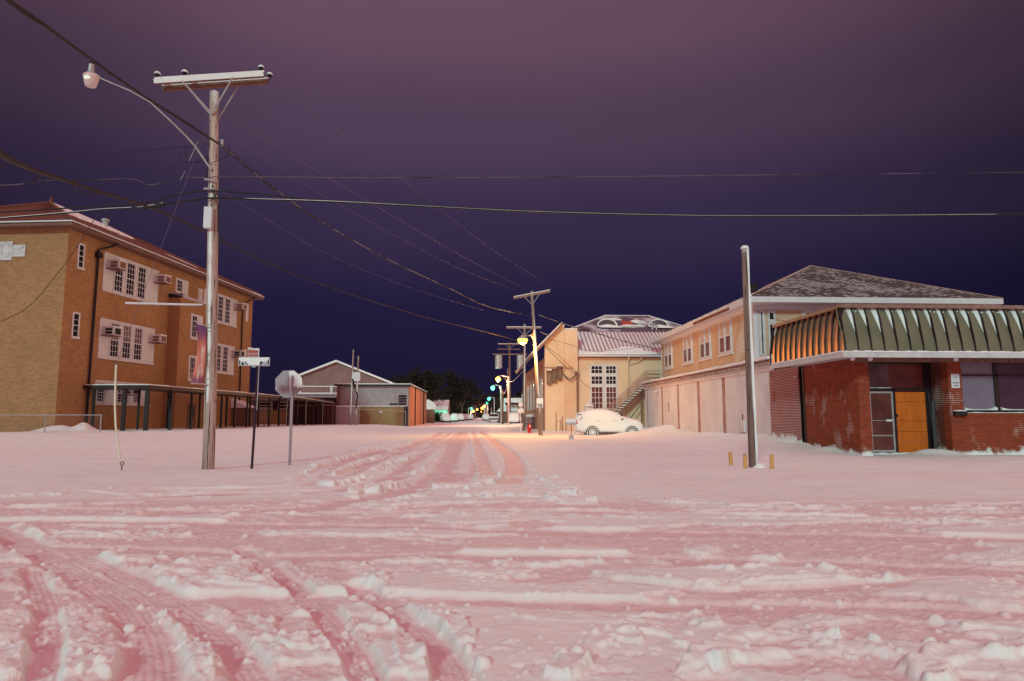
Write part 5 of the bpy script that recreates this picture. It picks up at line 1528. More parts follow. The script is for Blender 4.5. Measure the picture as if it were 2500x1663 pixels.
# cut-off pole on the right with its yellow bollards
rx, ry_ = 7.36, 18.18
rp = T('wooden_pole', 'cut off wooden pole with snow down its right side among yellow bollards', 'pole', (rx, ry_, 0))
t = MB(); t.tube([(0, 0, -.4), (.0, 0, 3), (.0, 0, 5.95)], [.110, .100, .088], 16); t.build('shaft', M['pole_right'], rp, smooth=True)
t = MB(); lumpy_strip(t, [(.10, -.07, 1.2), (.07, -.05, 5.9)], .045, .05, 12, 30) if False else t.tube([(.078 - .0025 * k, -.085 + .002 * k, .05 + .49 * k) for k in range(13)], [.036 + .010 * math.sin(k * 2.3) for k in range(13)], 8); t.build('blown_snow', M['snow'], rp, smooth=True)
t = MB(); t.lathe([(.108, 0), (.11, .05), (.07, .09), (.01, .10)], (0, 0, 5.95), 12); t.build('snow_cap', M['snow'], rp)
t = MB(); t.lathe([(.22, 0), (.12, .08), (.02, .13)], (.14, -.06, -.02), 12); t.build('drift', M['snow'], rp)
for k, (px_, py_, top, lb) in enumerate(((1786, 1137, 1106, 'yellow bollard farthest left of the cut off pole, leaning slightly'), (1820, 1143, 1112, 'yellow bollard with a rusty brown top touching the foot of the pole'), (1885, 1143, 1112, 'yellow bollard standing alone right of the cut off pole'))):
    bx, by = gnd(px_, py_)
    b = T('bollard', lb, 'bollard', (bx, by, 0), 0, 'bollards round the cut off pole')
    hh = (py_ - top) * by / FPX * 1.02
    t = MB(); t.tube([(0, 0, -.2), (-.03 * (k == 0), 0, hh)], .052, 14); t.build('pipe', M['yellow'], b)
    t = MB(); t.lathe([(.053, 0), (.04, .012), (.02, .022)], (-.03 * (k == 0), 0, hh), 12); t.build('snow_cap', M['wood' if k == 1 else 'yellow'], b)

# ------------------------------------------------ far street poles
def tpole(px_, py_, y, tx, tz, label, arm=None, r=.15, group=None, name='utility_pole', mat='pole_far', tilt=0.0, transf=0, double=False):
    bx = at(px_, py_, y)
    o = T(name, label, 'utility pole', (bx.x, y, 0), 0, group)
    t = MB(); t.tube([(0, 0, -.4), (tx * .5, 0, tz * .5), (tx, 0, tz)], [r, r * .85, r * .65], 12); t.build('shaft', M[mat], o, smooth=True)
    if arm:
        (a0, a1, az, sl) = arm
        t = MB(); A_, B_ = Vector((tx + a0, -.12, az - sl)), Vector((tx + a1, .12, az + sl)); t.beam(A_, B_, .12, .15); ca = t.build('crossarm', M['woodsnow'], o)
        t = MB(); t.beam(A_ + Vector((0, -.03, .09)), B_ + Vector((0, -.03, .09)), .13, .05); t.build('arm_snow', M['snow'], ca)
        t = MB()
        for s in (a0 * .42, a1 * .42):
            t.tube([(tx + s, -.16, az - .06 + sl * s / max(abs(a1), .1)), (tx * .93, -.14, az - .75)], .022, 5)
        t.build('brace', M['metal'], o)
        for s in (.04, .3, .96):
            p = A_.lerp(B_, s); t = MB(); t.lathe([(.03, 0), (.07, .03), (.06, .1), (.02, .14)], (p.x, p.y, p.z + .08), 8); t.build('insulator', M['black'], o)
    return o
p2 = tpole(1321, 1064, 47.3, -.62, 10.1, 'leaning wooden pole carrying the lit sodium lamp, before the stucco church', (-1.28, 1.30, 9.85, .28), .15)
p3 = tpole(1279, 1051, 64.7, .10, 10.1, 'straight bare pole with a level crossarm behind the leaning lamp pole', (-1.75, 1.6, 9.75, .02), .15)
p4 = tpole(1245, 1035, 119, -.1, 14.2, 'dark far pole carrying transformer cans beside the street', (-2.0, 2.2, 13.9, .02), .22, mat='wood')
for s in (-1, 1):
    t = MB(); t.lathe([(.35, 0), (.62, .05), (.62, 2.2), (.5, 2.35), (.1, 2.4)], (s * 1.9 - .1, -.3, 9.6), 12); cn = t.build('transformer', M['metal'], p4)
    t = MB(); t.lathe([(.1, 0), (.12, .5), (.05, .55)], (s * 1.9, -.3, 12.0), 8); t.build('bushing', M['black'], cn)
t = MB(); t.beam((-3, -.2, 12.1), (3, -.2, 12.1), .15, .15); t.beam((-2.2, -.2, 13.0), (1.8, -.2, 13.0), .1, .1); t.build('equipment_arm', M['woodsnow'], p4)
tpole(1227, 1035, 117, 0, 5.8, 'short dark post left of the transformer pole', None, .2, mat='wood', name='wooden_post')['category'] = 'post'
fl1 = tpole(855, 1031, 80, .15, 9.0, 'left slim pale pole of the pair before the tan brick wall', None, .12)
t = MB(); t.box(.15, -.2, 5.4, 1.0, .2, 6.4); t.build('junction_box', M['white'], fl1)
tpole(868, 1030, 80, .15, 8.3, 'right slim pole of the pair, wrapped in black cable', None, .13)
# electrical conduit loops
fcb = T('cable_bundle', 'black slack cable bundle strung between the two slim poles', 'cable')
t = MB(); q0 = at(860, 928, 79.8)
for k in range(3):
    t.tube([at(860 + k, 925, 79.8), at(862 + k * 2, 940 + k * 2, 79.8), at(868, 952, 79.8), at(872 + k, 965, 79.8), at(870, 985 + k * 3, 79.8), at(868, 1000, 79.8)], .045, 5)
t.build('strands', M['cable'], fcb)

# lamps
def street_lamp(parent_pole, head, root, mat, watt, col, big=.2, soft=.18):
    t = MB(); a_, b_ = Vector(root), Vector(head)
    t.tube([a_, a_ + Vector((-.25, 0, .42)), Vector((b_.x + .5, b_.y, b_.z + .30)), Vector((b_.x, b_.y, b_.z + .24))], .035, 6); t.build('lamp_arm', M['metal'], parent_pole)
    t = MB(); t.lathe([(.04, .36), (.12, .30), (big * .9, .12), (big, .06)], tuple(head), 12); hd = t.build('lamp_head', M['metal'], parent_pole)
    t = MB(); t.lathe([(big * .2, -big * .9), (big * .75, -big * .6), (big, 0), (big * .95, .06)], tuple(head), 14); t.build('lamp_glass', mat, parent_pole)
    if watt:
        ld = bpy.data.lights.new('lamp_light', 'POINT'); ld.energy = watt; ld.color = col; ld.shadow_soft_size = soft
        lo = bpy.data.objects.new('lamp_light', ld); C.objects.link(lo); lo.parent = parent_pole; lo.location = Vector(head) - Vector((0, 0, big + .25))
SOD = emit('sodium_lamp_glass', (1.0, .64, .09), 2.8)
SODF = emit('far_sodium_lamp_glass', (1.0, .42, .10), 2.4)
GRN = emit('mercury_lamp_glass', (.14, 1.0, .60), 1.6)
l2 = Vector(p2.location); hd = at(1276, 830, 46.6) - l2
street_lamp(p2, hd, (-.45, 0, 6.6), SOD, 2000, (1.0, .45, .09), .36)
FAR = [(1216, 926, 98, 'sodium', 3600), (1203, 947, 127, 'green', 500), (1194, 974, 205, 'green', 0), (1190, 984, 268, 'green', 0), (1183, 991, 330, 'sodium', 2500), (1180, 994, 370, 'sodium', 0),
       (1176, 997, 420, 'sodium', 0), (1178, 998, 440, 'sodium', 0), (1151, 998, 330, 'green', 0), (1156, 1004, 380, 'sodium', 2500), (1165, 1000, 420, 'sodium', 0), (1171, 1009, 600, 'sodium', 0), (1173, 1011, 640, 'sodium', 0), (1176, 1005, 560, 'sodium', 0)]
words = ['nearest', 'second', 'third', 'fourth', 'fifth', 'sixth', 'seventh', 'eighth', 'ninth', 'tenth', 'eleventh', 'twelfth', 'thirteenth', 'fourteenth']
for k, (px_, py_, y, kind, wt) in enumerate(FAR):
    p = at(px_, py_, y)
    left = px_ < 1168
    lab = {0: 'far street lamp glowing bright orange left of the transformer pole', 1: 'first green glowing street lamp beyond the orange one, on a pale arm', 2: 'second green street lamp along the right of the far street', 3: 'third smaller green street lamp along the right of the far street',
           8: 'green street lamp alone on the left of the far street', 9: 'low bright orange lamp left of the far street centre'}.get(k, 'tiny orange street lamp far down the street, %s from the front' % words[k])
    o = T('street_lamp', lab, 'street lamp', (p.x, y, 0), 0, 'street lamps down the far street')
    sgn = -1 if left else 1
    t = MB(); t.tube([(1.5 * sgn, 0, -.3), (1.5 * sgn, 0, p.z + .4)], .10 + y * .0004, 6); t.build('post', M['pole_far'], o)
    t = MB(); t.tube([(1.5 * sgn, 0, p.z + .3), (.6 * sgn, 0, p.z + .55), (0, 0, p.z + .4)], .05 + y * .0002, 5); t.build('arm', M['metal'], o)
    bg_ = (.28 if k < 2 else .32) + y * .0011
    t = MB(); t.lathe([(bg_ * .2, bg_), (bg_ * .9, bg_ * .5), (bg_, .0), (bg_ * .6, -bg_ * .7), (bg_ * .1, -bg_)], (0, 0, p.z), 10)
    t.build('lamp_glass', (SOD if y < 100 else SODF) if kind == 'sodium' else GRN, o)
    if wt:
        ld = bpy.data.lights.new('lamp_light', 'POINT'); ld.energy = wt; ld.color = (1, .42, .20) if kind == 'sodium' else (.3, 1, .7); ld.shadow_soft_size = .3
        lo = bpy.data.objects.new('lamp_light', ld); C.objects.link(lo); lo.parent = o; lo.location = (0, -.2, p.z - bg_ - .4)

# speed sign on the leaning pole
b = T('speed_sign', 'white speed sign reading 15 on the leaning lamp pole, its top hidden by snow', 'sign', (*at(1318, 984, 47.0).xy, at(1318, 984, 47).z))
t = MB(); t.box(-.23, -.01, -.32, .23, .01, .32); pl = t.build('plate', M['white'], b, bevel=.01)
lettering('15', -.155, -.0125, -.27, .30, M['black'], pl, bold=.008)
t = MB(); t.prism([(-.225, -.0), (-.1, -.03), (.1, -.02), (.225, .01), (.225, .32), (-.225, .32)], 'y', -.035, -.0155); t.build('stuck_snow', M['snow'], pl)
t = MB(); t.tube([(.14, .12, -3.0), (.14, .12, .2)], .03, 6); t.build('post', M['metal'], b)
# far side sign cluster on its own thin post
b = T('traffic_sign', 'pale round sign over two small plates on a thin post before the church', 'sign', (at(1271, 1058, 55).x, 55, 0))
t = MB(); t.tube([(0, 0, -.2), (0, 0, 2.4)], .035, 6); t.build('post', M['white'], b)
t = MB(); t.prism([(.0 + .19 * math.cos(k * math.pi / 4 + .39), 2.27 + .19 * math.sin(k * math.pi / 4 + .39)) for k in range(8)], 'y', -.06, -.04); t.build('round_plate', M['white'], b)
t = MB(); t.box(-.24, -.06, 1.76, .24, -.04, 1.92); t.box(-.24, -.06, 1.60, .24, -.04, 1.745); t.build('plate', M['white'], b)
# hydrant
hx, hy = gnd(1292.5, 1057)
b = T('fire_hydrant', 'red fire hydrant half buried in snow between the two front poles', 'hydrant', (hx, hy, 0))
t = MB(); t.lathe([(.13, -.2), (.13, .05), (.16, .06), (.16, .12), (.13, .13), (.12, .50), (.16, .52), (.16, .56), (.11, .66), (.04, .72), (.03, .80)], (0, 0, 0), 14); hb_ = t.build('barrel', M['red'], b)
t = MB(); t.tube([(-.24, 0, .36), (.24, 0, .36)], .06, 10); t.tube([(0, 0, .36), (0, -.24, .36)], .08, 10); t.build('nozzle', M['red'], b)
t = MB(); t.blob((.03, -.13, .52), .09, 1, (1, .6, .9), 3); t.build('snow_lump', M['snow'], b)
t = MB(); t.tube([(0, .05, .7), (0, .05, 1.2)], .012, 5); t.build('marker_rod', M['red'], b)
# small sign on a red post in a concrete foot
sx2, sy2 = gnd(1395, 1071)
b = T('parking_sign', 'snow covered small board on a thin red post in a concrete block behind the car', 'sign', (sx2, sy2, 0))
t = MB(); t.box(-.13, -.13, -.1, .13, .13, .20); t.build('base', M['concrete'], b)
t = MB(); t.tube([(0, 0, .2), (0, 0, .95)], .025, 6); t.build('post', M['red'], b)
t = MB(); t.box(-.30, -.02, .82, .30, .0, 1.15); pl = t.build('board', M['concrete'], b)
t = MB(); t.box(-.31, -.05, .97, .31, .02, 1.18); t.build('board_snow', M['snow'], pl)
for px_, top, lb in ((1358, 1006, 'left taller rusty pipe post before the gable wall'), (1373.5, 1016, 'right shorter rusty pipe post before the gable wall')):
    x_, y__ = at(px_, 1056, 55.6).x, 55.6
    b = T('pipe_post', lb, 'post', (x_, y__, 0)); z_ = at(px_, top, 55.6).z
    t = MB(); t.tube([(0, 0, -.2), (0, 0, z_)], .05, 8); t.build('pipe', M['bay_brick'], b)
    if px_ == 1358: t = MB(); t.tube([(0, 0, .95), (.45, 0, .95)], .02, 6); t.build('rail', M['bay_brick'], b)

# ================================================================== OVERHEAD CABLES
def cable(name, label, pts, r=.016, mat='cable', cat='cable', group=None, n=6, sub=8, rs=None):
    P = [at(*p) for p in pts]
    o0 = P[0].copy()
    Q = []
    PP = [P[0] * 2 - P[1]] + P + [P[-1] * 2 - P[-2]]
    for i in range(1, len(PP) - 2):
        a, b_, c, d = PP[i - 1:i + 3]
        for k in range(sub):
            t_ = k / sub
            Q.append(.5 * ((2 * b_) + (c - a) * t_ + (2 * a - 5 * b_ + 4 * c - d) * t_ * t_ + (3 * b_ - a - 3 * c + d) * t_ ** 3))
    Q.append(P[-1])
    t = MB(); t.tube([q_ - o0 for q_ in Q], r if not isinstance(r, tuple) else [r[0] + (r[1] - r[0]) * i / (len(Q) - 1) for i in range(len(Q))], n)
    o = t.build(name, M[mat], None, smooth=True)
    o.location = o0
    return tag(o, label, cat, group)
c = cable('overhead_cable', 'thick twisted dark cable sagging from the upper left corner to the tall pole', [(-30, -40, 5.0), (20, 0, 6.2), (100, 55, 8.2), (212, 137, 11.0), (360, 240, 14.4), (538, 354, 17.9)], (.022, .026))
cable('overhead_cable', 'thinner strand twisted beside the thick upper left cable', [(-30, -38, 5.0), (60, 35, 7.1), (165, 100, 9.8), (262, 176, 12.2), (420, 276, 15.6), (538, 352, 17.9)], .010)
c = cable('overhead_cable', 'long snow dotted cable sagging from the tall pole down to the leaning lamp pole', [(542, 358, 18.1), (660, 455, 21.5), (800, 552, 26), (955, 638, 32.5), (1100, 706, 39), (1190, 748, 43), (1300, 772.5, 47)], (.022, .028), 'cablesnow')
cable('overhead_cable', 'thin strand beside the snow dotted cable near the tall pole', [(542, 354, 18.1), (620, 415, 20.2), (700, 485, 23), (760, 527, 24.8)], .010)
W1 = [(-20, 454, 17.6), (60, 449, 17.7), (110, 441, 17.8), (220, 440, 17.9), (318, 437, 18), (362, 451, 18), (400, 446, 18), (440, 434, 18), (510, 434, 18), (560, 431, 18), (900, 434, 18.2), (1400, 432, 18.3), (1900, 427, 18.4), (2560, 420, 18.5)]
c = cable('overhead_cable', 'single level cable crossing the whole sky above the thick pair', W1, .013, 'cablefaint')
W2 = [(-20, 520, 17.7), (170, 508, 17.8), (348, 496, 17.9), (420, 480, 17.9), (480, 468, 17.95), (530, 467, 18), (640, 474, 18), (760, 487, 18.05), (1000, 500, 18.1), (1300, 515, 18.2), (1700, 525, 18.3), (2100, 525, 18.4), (2560, 521, 18.5)]
c = cable('overhead_cable', 'upper of the two thick level cables running over the snow lined one', W2, .020)
W3 = [(-20, 535, 17.6), (170, 519, 17.8), (255, 511, 17.85), (350, 506, 17.9), (400, 499, 17.9), (490, 486, 17.95), (530, 484, 18), (640, 487, 18), (800, 492, 18.05), (1000, 502, 18.1), (1300, 517, 18.2), (1700, 527, 18.3), (2100, 527, 18.4), (2560, 523, 18.5)]
c = cable('overhead_cable', 'lower of the two thick level cables, white with snow right of the pole', W3, .024, 'cablesnow2')
cable('overhead_cable', 'thin cable looping under the lower thick cable left of the pole', [(300, 511, 17.8), (360, 500, 17.8), (420, 495, 17.8), (460, 492, 17.8), (490, 488, 17.9)], .010)
sc_o = T('splice_case', 'black tubular cable splice case with a snow line hung left of the pole', 'splice case', at(344, 509, 17.75))
q1 = at(401, 500, 17.85) - at(344, 509, 17.75)
t = MB(); t.tube([(0, 0, 0), tuple(q1)], .045, 8); t.tube([(.02, 0, 0), (.0, 0, -.14)], .008, 4); t.tube([tuple(q1), tuple(q1 + Vector((0, 0, -.16)))], .008, 4); t.build('case', M['black'], sc_o)
t = MB(); t.tube([(.03, 0, .045), tuple(q1 + Vector((-.03, 0, .045)))], .014, 5); t.build('snow_line', M['snow'], sc_o)
c = cable('overhead_cable', 'thick diagonal cable entering at mid left and passing behind the pole to the lamp', [(-30, 348, 6.2), (21, 388, 6.9), (91, 418, 9), (170, 444, 11.2), (244, 469, 13), (339, 497, 15.5), (403, 522, 17.4), (488, 560, 19.6), (540, 586, 21), (742, 679, 27), (1008, 766, 37), (1150, 802, 43), (1250, 828, 50), (1275, 840, 64)], (.034, .020))
cable('overhead_cable', 'loose cable tail looping under the mid left diagonal cable', [(170, 444, 11.2), (185, 461, 11.5), (205, 470, 12), (228, 472, 12.5), (244, 469, 13)], .010)
cable('overhead_cable', 'short loose cable joining the diagonal and the level cable', [(88, 412, 9), (96, 428, 9.2), (92, 440, 9.4), (60, 450, 9.6)], .009)
cable('overhead_cable', 'thin dark service wire slanting up to the pole from the left edge', [(-20, 406, 12), (150, 389, 14), (300, 372, 16), (452, 359, 17.9), (520, 352, 18.1)], .008)
cable('overhead_cable', 'drop wire curving down before the brick school from the level cables', [(250, 512, 17.8), (238, 524, 18.5), (222, 548, 20), (196, 590, 22), (165, 636, 24), (128, 684, 27), (92, 727, 30), (50, 762, 33), (-20, 795, 37)], (.009, .016))
cable('power_line', 'fine grey line from the right end of the crossarm over to the far crossarm', [(655, 182, 18.6), (750, 262, 20), (1000, 452, 28), (1200, 608, 38), (1341, 696, 47)], (.003, .006), 'wiregrey')
cable('power_line', 'fine grey line from the middle of the crossarm down to the far crossarm', [(466, 190, 17.9), (540, 262, 19), (700, 372, 22), (960, 528, 32), (1140, 632, 42), (1282, 706, 47)], (.005, .008), 'wiregrey')
cable('power_line', 'fine grey line from the left end of the crossarm down to the far crossarm', [(397, 196, 17.7), (560, 325, 19.5), (720, 435, 23), (940, 562, 31), (1120, 655, 41), (1259, 710, 47)], (.0028, .006), 'wiregrey')
cable('power_line', 'fine grey line rising to the top left from the left insulator', [(397, 196, 17.7), (330, 105, 14.5), (230, 0, 11.5), (190, -40, 10.5)], .0025, 'wiregrey')
cable('power_line', 'thin cable slanting from below the pole box toward the lamp pole', [(545, 470, 18.2), (640, 528, 20), (800, 620, 25), (1000, 702, 33), (1180, 758, 44)], .004, 'wiregrey')
cable('overhead_cable', 'snow dotted cable from the lamp pole over the church roof to the clapboard house', [(1316, 770, 47.6), (1352, 783, 49.5), (1395, 797, 51), (1450, 812, 52.5), (1520, 832, 54), (1602, 851, 55.4)], .035, 'cablesnow')
cable('overhead_cable', 'thin slack cable drooping across the tile roof to the house corner', [(1316, 822, 47.6), (1380, 838, 50), (1450, 857, 53), (1530, 852, 54.5), (1605, 843, 55.4)], .014)
cable('overhead_cable', 'upper orange lit cable from the lamp pole to the gable wall', [(1320, 811, 47.6), (1335, 817, 50), (1347, 822, 56.3)], .03, 'metal')
cable('overhead_cable', 'steep dark cable falling from the lamp pole to the service mast', [(1330, 846, 48), (1365, 880, 52), (1395, 908, 56.4), (1405, 912, 56.4)], .02)
cable('overhead_cable', 'second steep cable falling beside the first to the service mast', [(1335, 846, 48), (1372, 876, 52), (1400, 905, 56.4), (1407, 914, 56.4)], .016)
for k, (dz, lb) in enumerate(((0, 'deepest slack loop of cable by the service mast'), (-4, 'middle slack loop of cable by the service mast'), (-9, 'shallowest slack loop of cable by the service mast'))):
    cable('cable_loop', lb, [(1374, 910, 56.2), (1380, 921 + dz * .3, 56.2), (1391, 929 + dz * .6, 56.2), (1401, 923 + dz * .4, 56.2), (1407, 912, 56.3)], .022)
cable('cable_loop', 'thin cable hanging between the slatted cages and the slack loops', [(1350, 921, 56.2), (1362, 921, 56.2), (1370, 916, 56.2), (1375, 906, 56.2)], .015)
cable('overhead_cable', 'thin cable running right from the service mast across the cream wall', [(1408, 920, 56.4), (1425, 936, 56.6), (1443, 949, 56.8)], .014)
cable('overhead_cable', 'pale slack cable looping between the two nearest far poles at lamp height', [(1278, 905, 64), (1262, 922, 72), (1250, 932, 85), (1238, 930, 95), (1228, 921, 110)], .03, 'metal')
cable('overhead_cable', 'second pale cable hanging in a deep loop beside the far transformer', [(1240, 900, 90), (1237, 945, 95), (1232, 960, 98), (1226, 958, 98), (1219, 945, 98)], .03, 'metal')
cable('overhead_cable', 'pair of thin dark wires crossing before the upper windows of the house', [(1840, 756, 24.5), (1888, 777, 24.2), (1935, 789, 24)], .008)

# ================================================================== SNOWED-IN CARS
def make_suv(name, label, snowm='carsnow', detail=True):
    # local: nose towards +x, wheels on z = 0; half width .92
    o = T(name, label, 'car')
    st_ = [  # x, bottom z, belt z, roof z, belt half width, roof half width
        (-2.40, .70, 1.10, 1.16, .70, .56), (-2.36, .42, 1.22, 1.50, .86, .62), (-2.20, .34, 1.26, 1.74, .92, .68), (-1.80, .30, 1.28, 1.90, .93, .70), (-1.2, .28, 1.30, 2.00, .94, .72), (-.5, .28, 1.30, 2.03, .94, .73),
        (.10, .28, 1.28, 1.94, .94, .71), (.65, .28, 1.25, 1.74, .94, .67), (1.02, .28, 1.22, 1.54, .93, .66), (1.34, .28, 1.17, 1.40, .93, .68), (1.75, .28, 1.12, 1.32, .92, .68), (2.10, .30, 1.06, 1.24, .90, .66), (2.32, .36, .96, 1.08, .84, .60), (2.42, .46, .80, .90, .76, .5), (2.44, .55, .66, .76, .6, .4)]
    vs = []; prof = 9
    for x, zb, zt, zr, wb, wr in st_:
        ring = [(0, zb), (wb * .86, zb), (wb, zb + .18), (wb * 1.0, (zb + zt) / 2), (wb * .985, zt), ((wb + wr) / 2 + .03, (zt + zr) / 2), (wr, zr - .07), (wr * .8, zr), (0, zr + .03)]
        vs += [(x, -w, z) for w, z in ring] + [(x, w, z) for w, z in ring[-2:0:-1]]
    m_ = 16
    fs = [(i * m_ + j, i * m_ + (j + 1) % m_, (i + 1) * m_ + (j + 1) % m_, (i + 1) * m_ + j) for i in range(len(st_) - 1) for j in range(m_)]
    fs += [tuple(range(m_)), tuple((len(st_) - 1) * m_ + j for j in reversed(range(m_)))]
    t = MB(); t.add(vs, fs); b_ = t.build('body', M[snowm], o, smooth=True)
    sm = b_.modifiers.new('sub', 'SUBSURF'); sm.levels = sm.render_levels = 2
    if not detail: 
        for x in (-1.42, 1.42):
            t = MB()
            t.tube([(x, -.95, .30), (x, .95, .30)], .34, 16); t.build('wheel', M['tyre'], o)
        t = MB(); t.box(1.30, -.62, 1.12, 1.34, .62, 1.14); t.build('wiper_gap', M['black'], o)
        t = MB(); t.box(-2.33, -.80, .92, -2.26, -.60, 1.12); t.box(-2.33, .60, .92, -2.26, .80, 1.12); t.build('tail_light', M['red'], o)
        return o
    for x in (-1.22, 1.58):
        for s in (-1, 1):
            y = s * .945
            t = MB()
            a0, a1 = R(-8), R(188); n_ = 18
            V = []
            for k in range(n_ + 1):
                a = a0 + (a1 - a0) * k / n_
                for rr, yy in ((.41, y - s * .08), (.41, y), (.475, y), (.475, y - s * .08)): V.append((x + rr * math.cos(a), yy, .34 + rr * math.sin(a)))
            t.add(V, [(k * 4 + j, k * 4 + (j + 1) % 4, k * 4 + 4 + (j + 1) % 4, k * 4 + 4 + j) for k in range(n_) for j in range(4)] + [(0, 1, 2, 3), tuple(n_ * 4 + j for j in (3, 2, 1, 0))])
            t.build('wheel_arch', M['archdark'], o)
            t = MB(); t.tube([(x, y - s * .26, .34), (x, y - s * .005, .34)], .405, 24); wb_ = t.build('wheel_well', M['snow'], o)
            t = MB(); n_ = 24
            V = []
            for k in range(n_):
                a = 2 * math.pi * k / n_
                for rr, yy in ((.27, y + s * .0), (.27, y + s * .02), (.34, y + s * .02), (.355, y + s * .0)): V.append((x + rr * math.cos(a), yy, .34 + rr * math.sin(a)))
            t.add(V, [(k * 4 + j, k * 4 + (j + 1) % 4, ((k + 1) % n_) * 4 + (j + 1) % 4, ((k + 1) % n_) * 4 + j) for k in range(n_) for j in range(4)])
            wh = t.build('wheel', M['tyre'], o)
            t = MB(); t.tube([(x, y - s * .004, .34), (x, y + s * .012, .34)], .268, 20)
            rm_ = t.build('rim', M['snow'], wh)
            t = MB()
            for k in range(14):
                a = k * math.pi / 7 + .2
                t.beam((x + .11 * math.cos(a), y + s * .015, .34 + .11 * math.sin(a)), (x + .235 * math.cos(a), y + s * .015, .34 + .235 * math.sin(a)), .008, .028)
            t.build('spoke_gap', M['tyre'], rm_)
    for s in (-1, 1):
        # bare edges of the rear quarter glass and lamps
        t = MB(); y = s * .80
        t.tube([(-2.26, s * .70, 1.62), (-2.02, s * .775, 1.62), (-1.93, s * .82, 1.52), (-1.96, s * .87, 1.40), (-2.02, s * .90, 1.33)], .026, 6); t.build('window_trim', M['glassred'], o)
        t = MB(); t.tube([(-2.30, s * .84, 1.22), (-2.33, s * .84, 1.08), (-2.28, s * .86, .94)], .055, 6); t.tube([(-2.2, s * .90, 1.26), (-2.0, s * .925, 1.28)], .018, 5); t.build('tail_light', M['red'], o)
        t = MB(); t.box(-2.22, s * .74, .47, -2.02, s * .88, .53); t.build('reflector', M['red'], o)
        t = MB(); t.blob((.88, s * 1.0, 1.30), .10, 1, (1, .8, .75), 4); mr = t.build('mirror', M['black'], o)
        t = MB(); t.blob((.86, s * 1.02, 1.37), .11, 1, (1.1, .8, .6), 5); t.build('mirror_snow', M['snow'], mr)
        for x in (-.85, .25):
            t = MB(); t.box(x, s * .92, 1.17, x + .18, s * .96, 1.20); t.build('door_handle', M['rim'], o)
        t = MB(); t.box(-1.0, s * .80, .24, 1.0, s * .93, .285); t.build('side_sill', M['glassred'], o)
        t = MB(); t.box(-.9, s * .921, .38, .9, s * .929, .395); t.build('rubbing_strip', M['rim'], o)
    t = MB(); t.box(.75, -.5, 1.60, .98, .5, 1.66); t.tube([(.80, -.68, 1.60), (1.0, -.66, 1.54)], .04, 6); t.build('windscreen_gap', M['glass'], o)
    t = MB(); t.tube([(-2.33, -.6, .75), (-2.38, -.3, .5), (-2.33, .2, .3)], .05, 6); t.build('bumper_ice', M['snow'], o)
    return o
suv = make_suv('snowed_car', 'white car plastered with snow parked beside the cream church wall, bare dark wheel arches')
suv.location = (9.52, 50.1, -.16)
suv.rotation_euler = (0, 0, R(-2))
suv.scale = (1.02, 1.0, 1.0)
far = make_suv('snowed_car', 'front snow buried car on the left of the far street beside the green lit porch', detail=False)
cl_ = at(1088, 1032, 148); far.location = (cl_.x, 148, 0); far.rotation_euler = (0, 0, R(-78)); far['group'] = 'snow covered cars parked down the far street'
LBS = [(1109, 163, 92, 'second snow buried car on the left of the far street, just behind the first'), (1124, 190, 92, 'third snow buried car on the left of the far street'), (1136, 215, 90, 'fourth dark sided car on the left of the far street'),
       (1150, 250, 90, 'fifth small snowy car on the left of the far street'), (1187, 205, 90, 'small snowy car on the right, just behind the snowy pickup rear'), (1183, 260, 90, 'tiny snowy car farthest on the right of the far street'),
       (1225, 150, 88, 'snowy car behind the short dark post on the right'), (1258, 118, 80, 'snowy car under the carport roof behind the sign post')]
for px_, y, a, lb in LBS:
    c = copy_tree(far); p = at(px_, 1016 + 1.35 * FPX / y, y); c.location = (p.x, y, 0); c.rotation_euler = (0, 0, R(a if a < 100 else a)); c['label'] = lb; c['group'] = 'snow covered cars parked down the far street'
# pickup seen from behind, right side of the far street
pk = T('snowed_pickup', 'snowy pickup seen from behind, dark rear window, right of the far street', 'pickup', (at(1206, 1032, 144).x, 144, 0))
t = MB(); t.prism([(-1.02, .45), (1.02, .45), (1.05, 1.05), (-1.05, 1.05)], 'y', 0, 2.4); t.box(-1.0, 2.4, .45, 1.0, 5.2, 1.1); bd = t.build('body', M['carpaint'], pk, bevel=.06)
t = MB(); t.prism([(-.95, 1.05), (.95, 1.05), (.78, 1.85), (-.78, 1.85)], 'y', 1.6, 3.6); cb_ = t.build('cab', M['carpaint'], pk, bevel=.05)
t = MB(); t.prism([(-.78, 1.2), (.78, 1.2), (.68, 1.7), (-.68, 1.7)], 'y', 1.55, 1.598); t.build('rear_window', M['glass'], cb_)
t = MB(); t.prism([(-.8, 1.85), (.8, 1.85), (.7, 2.0), (-.7, 2.0)], 'y', 1.6, 3.6); t.box(-1.0, -.02, .95, 1.0, 1.6, 1.25); t.box(-.95, -.14, .42, .95, -.0, .56); t.build('snow_cap', M['snow'], pk)
for s in (-1, 1):
    t = MB(); t.tube([(s * .95, .9, .3), (s * .7, .9, .3)], .34, 12); t.build('wheel', M['tyre'], pk)
    t = MB(); t.box(s * .85, -.03, .7, s * 1.0, 0, 1.0); t.build('tail_light', M['red'], pk)

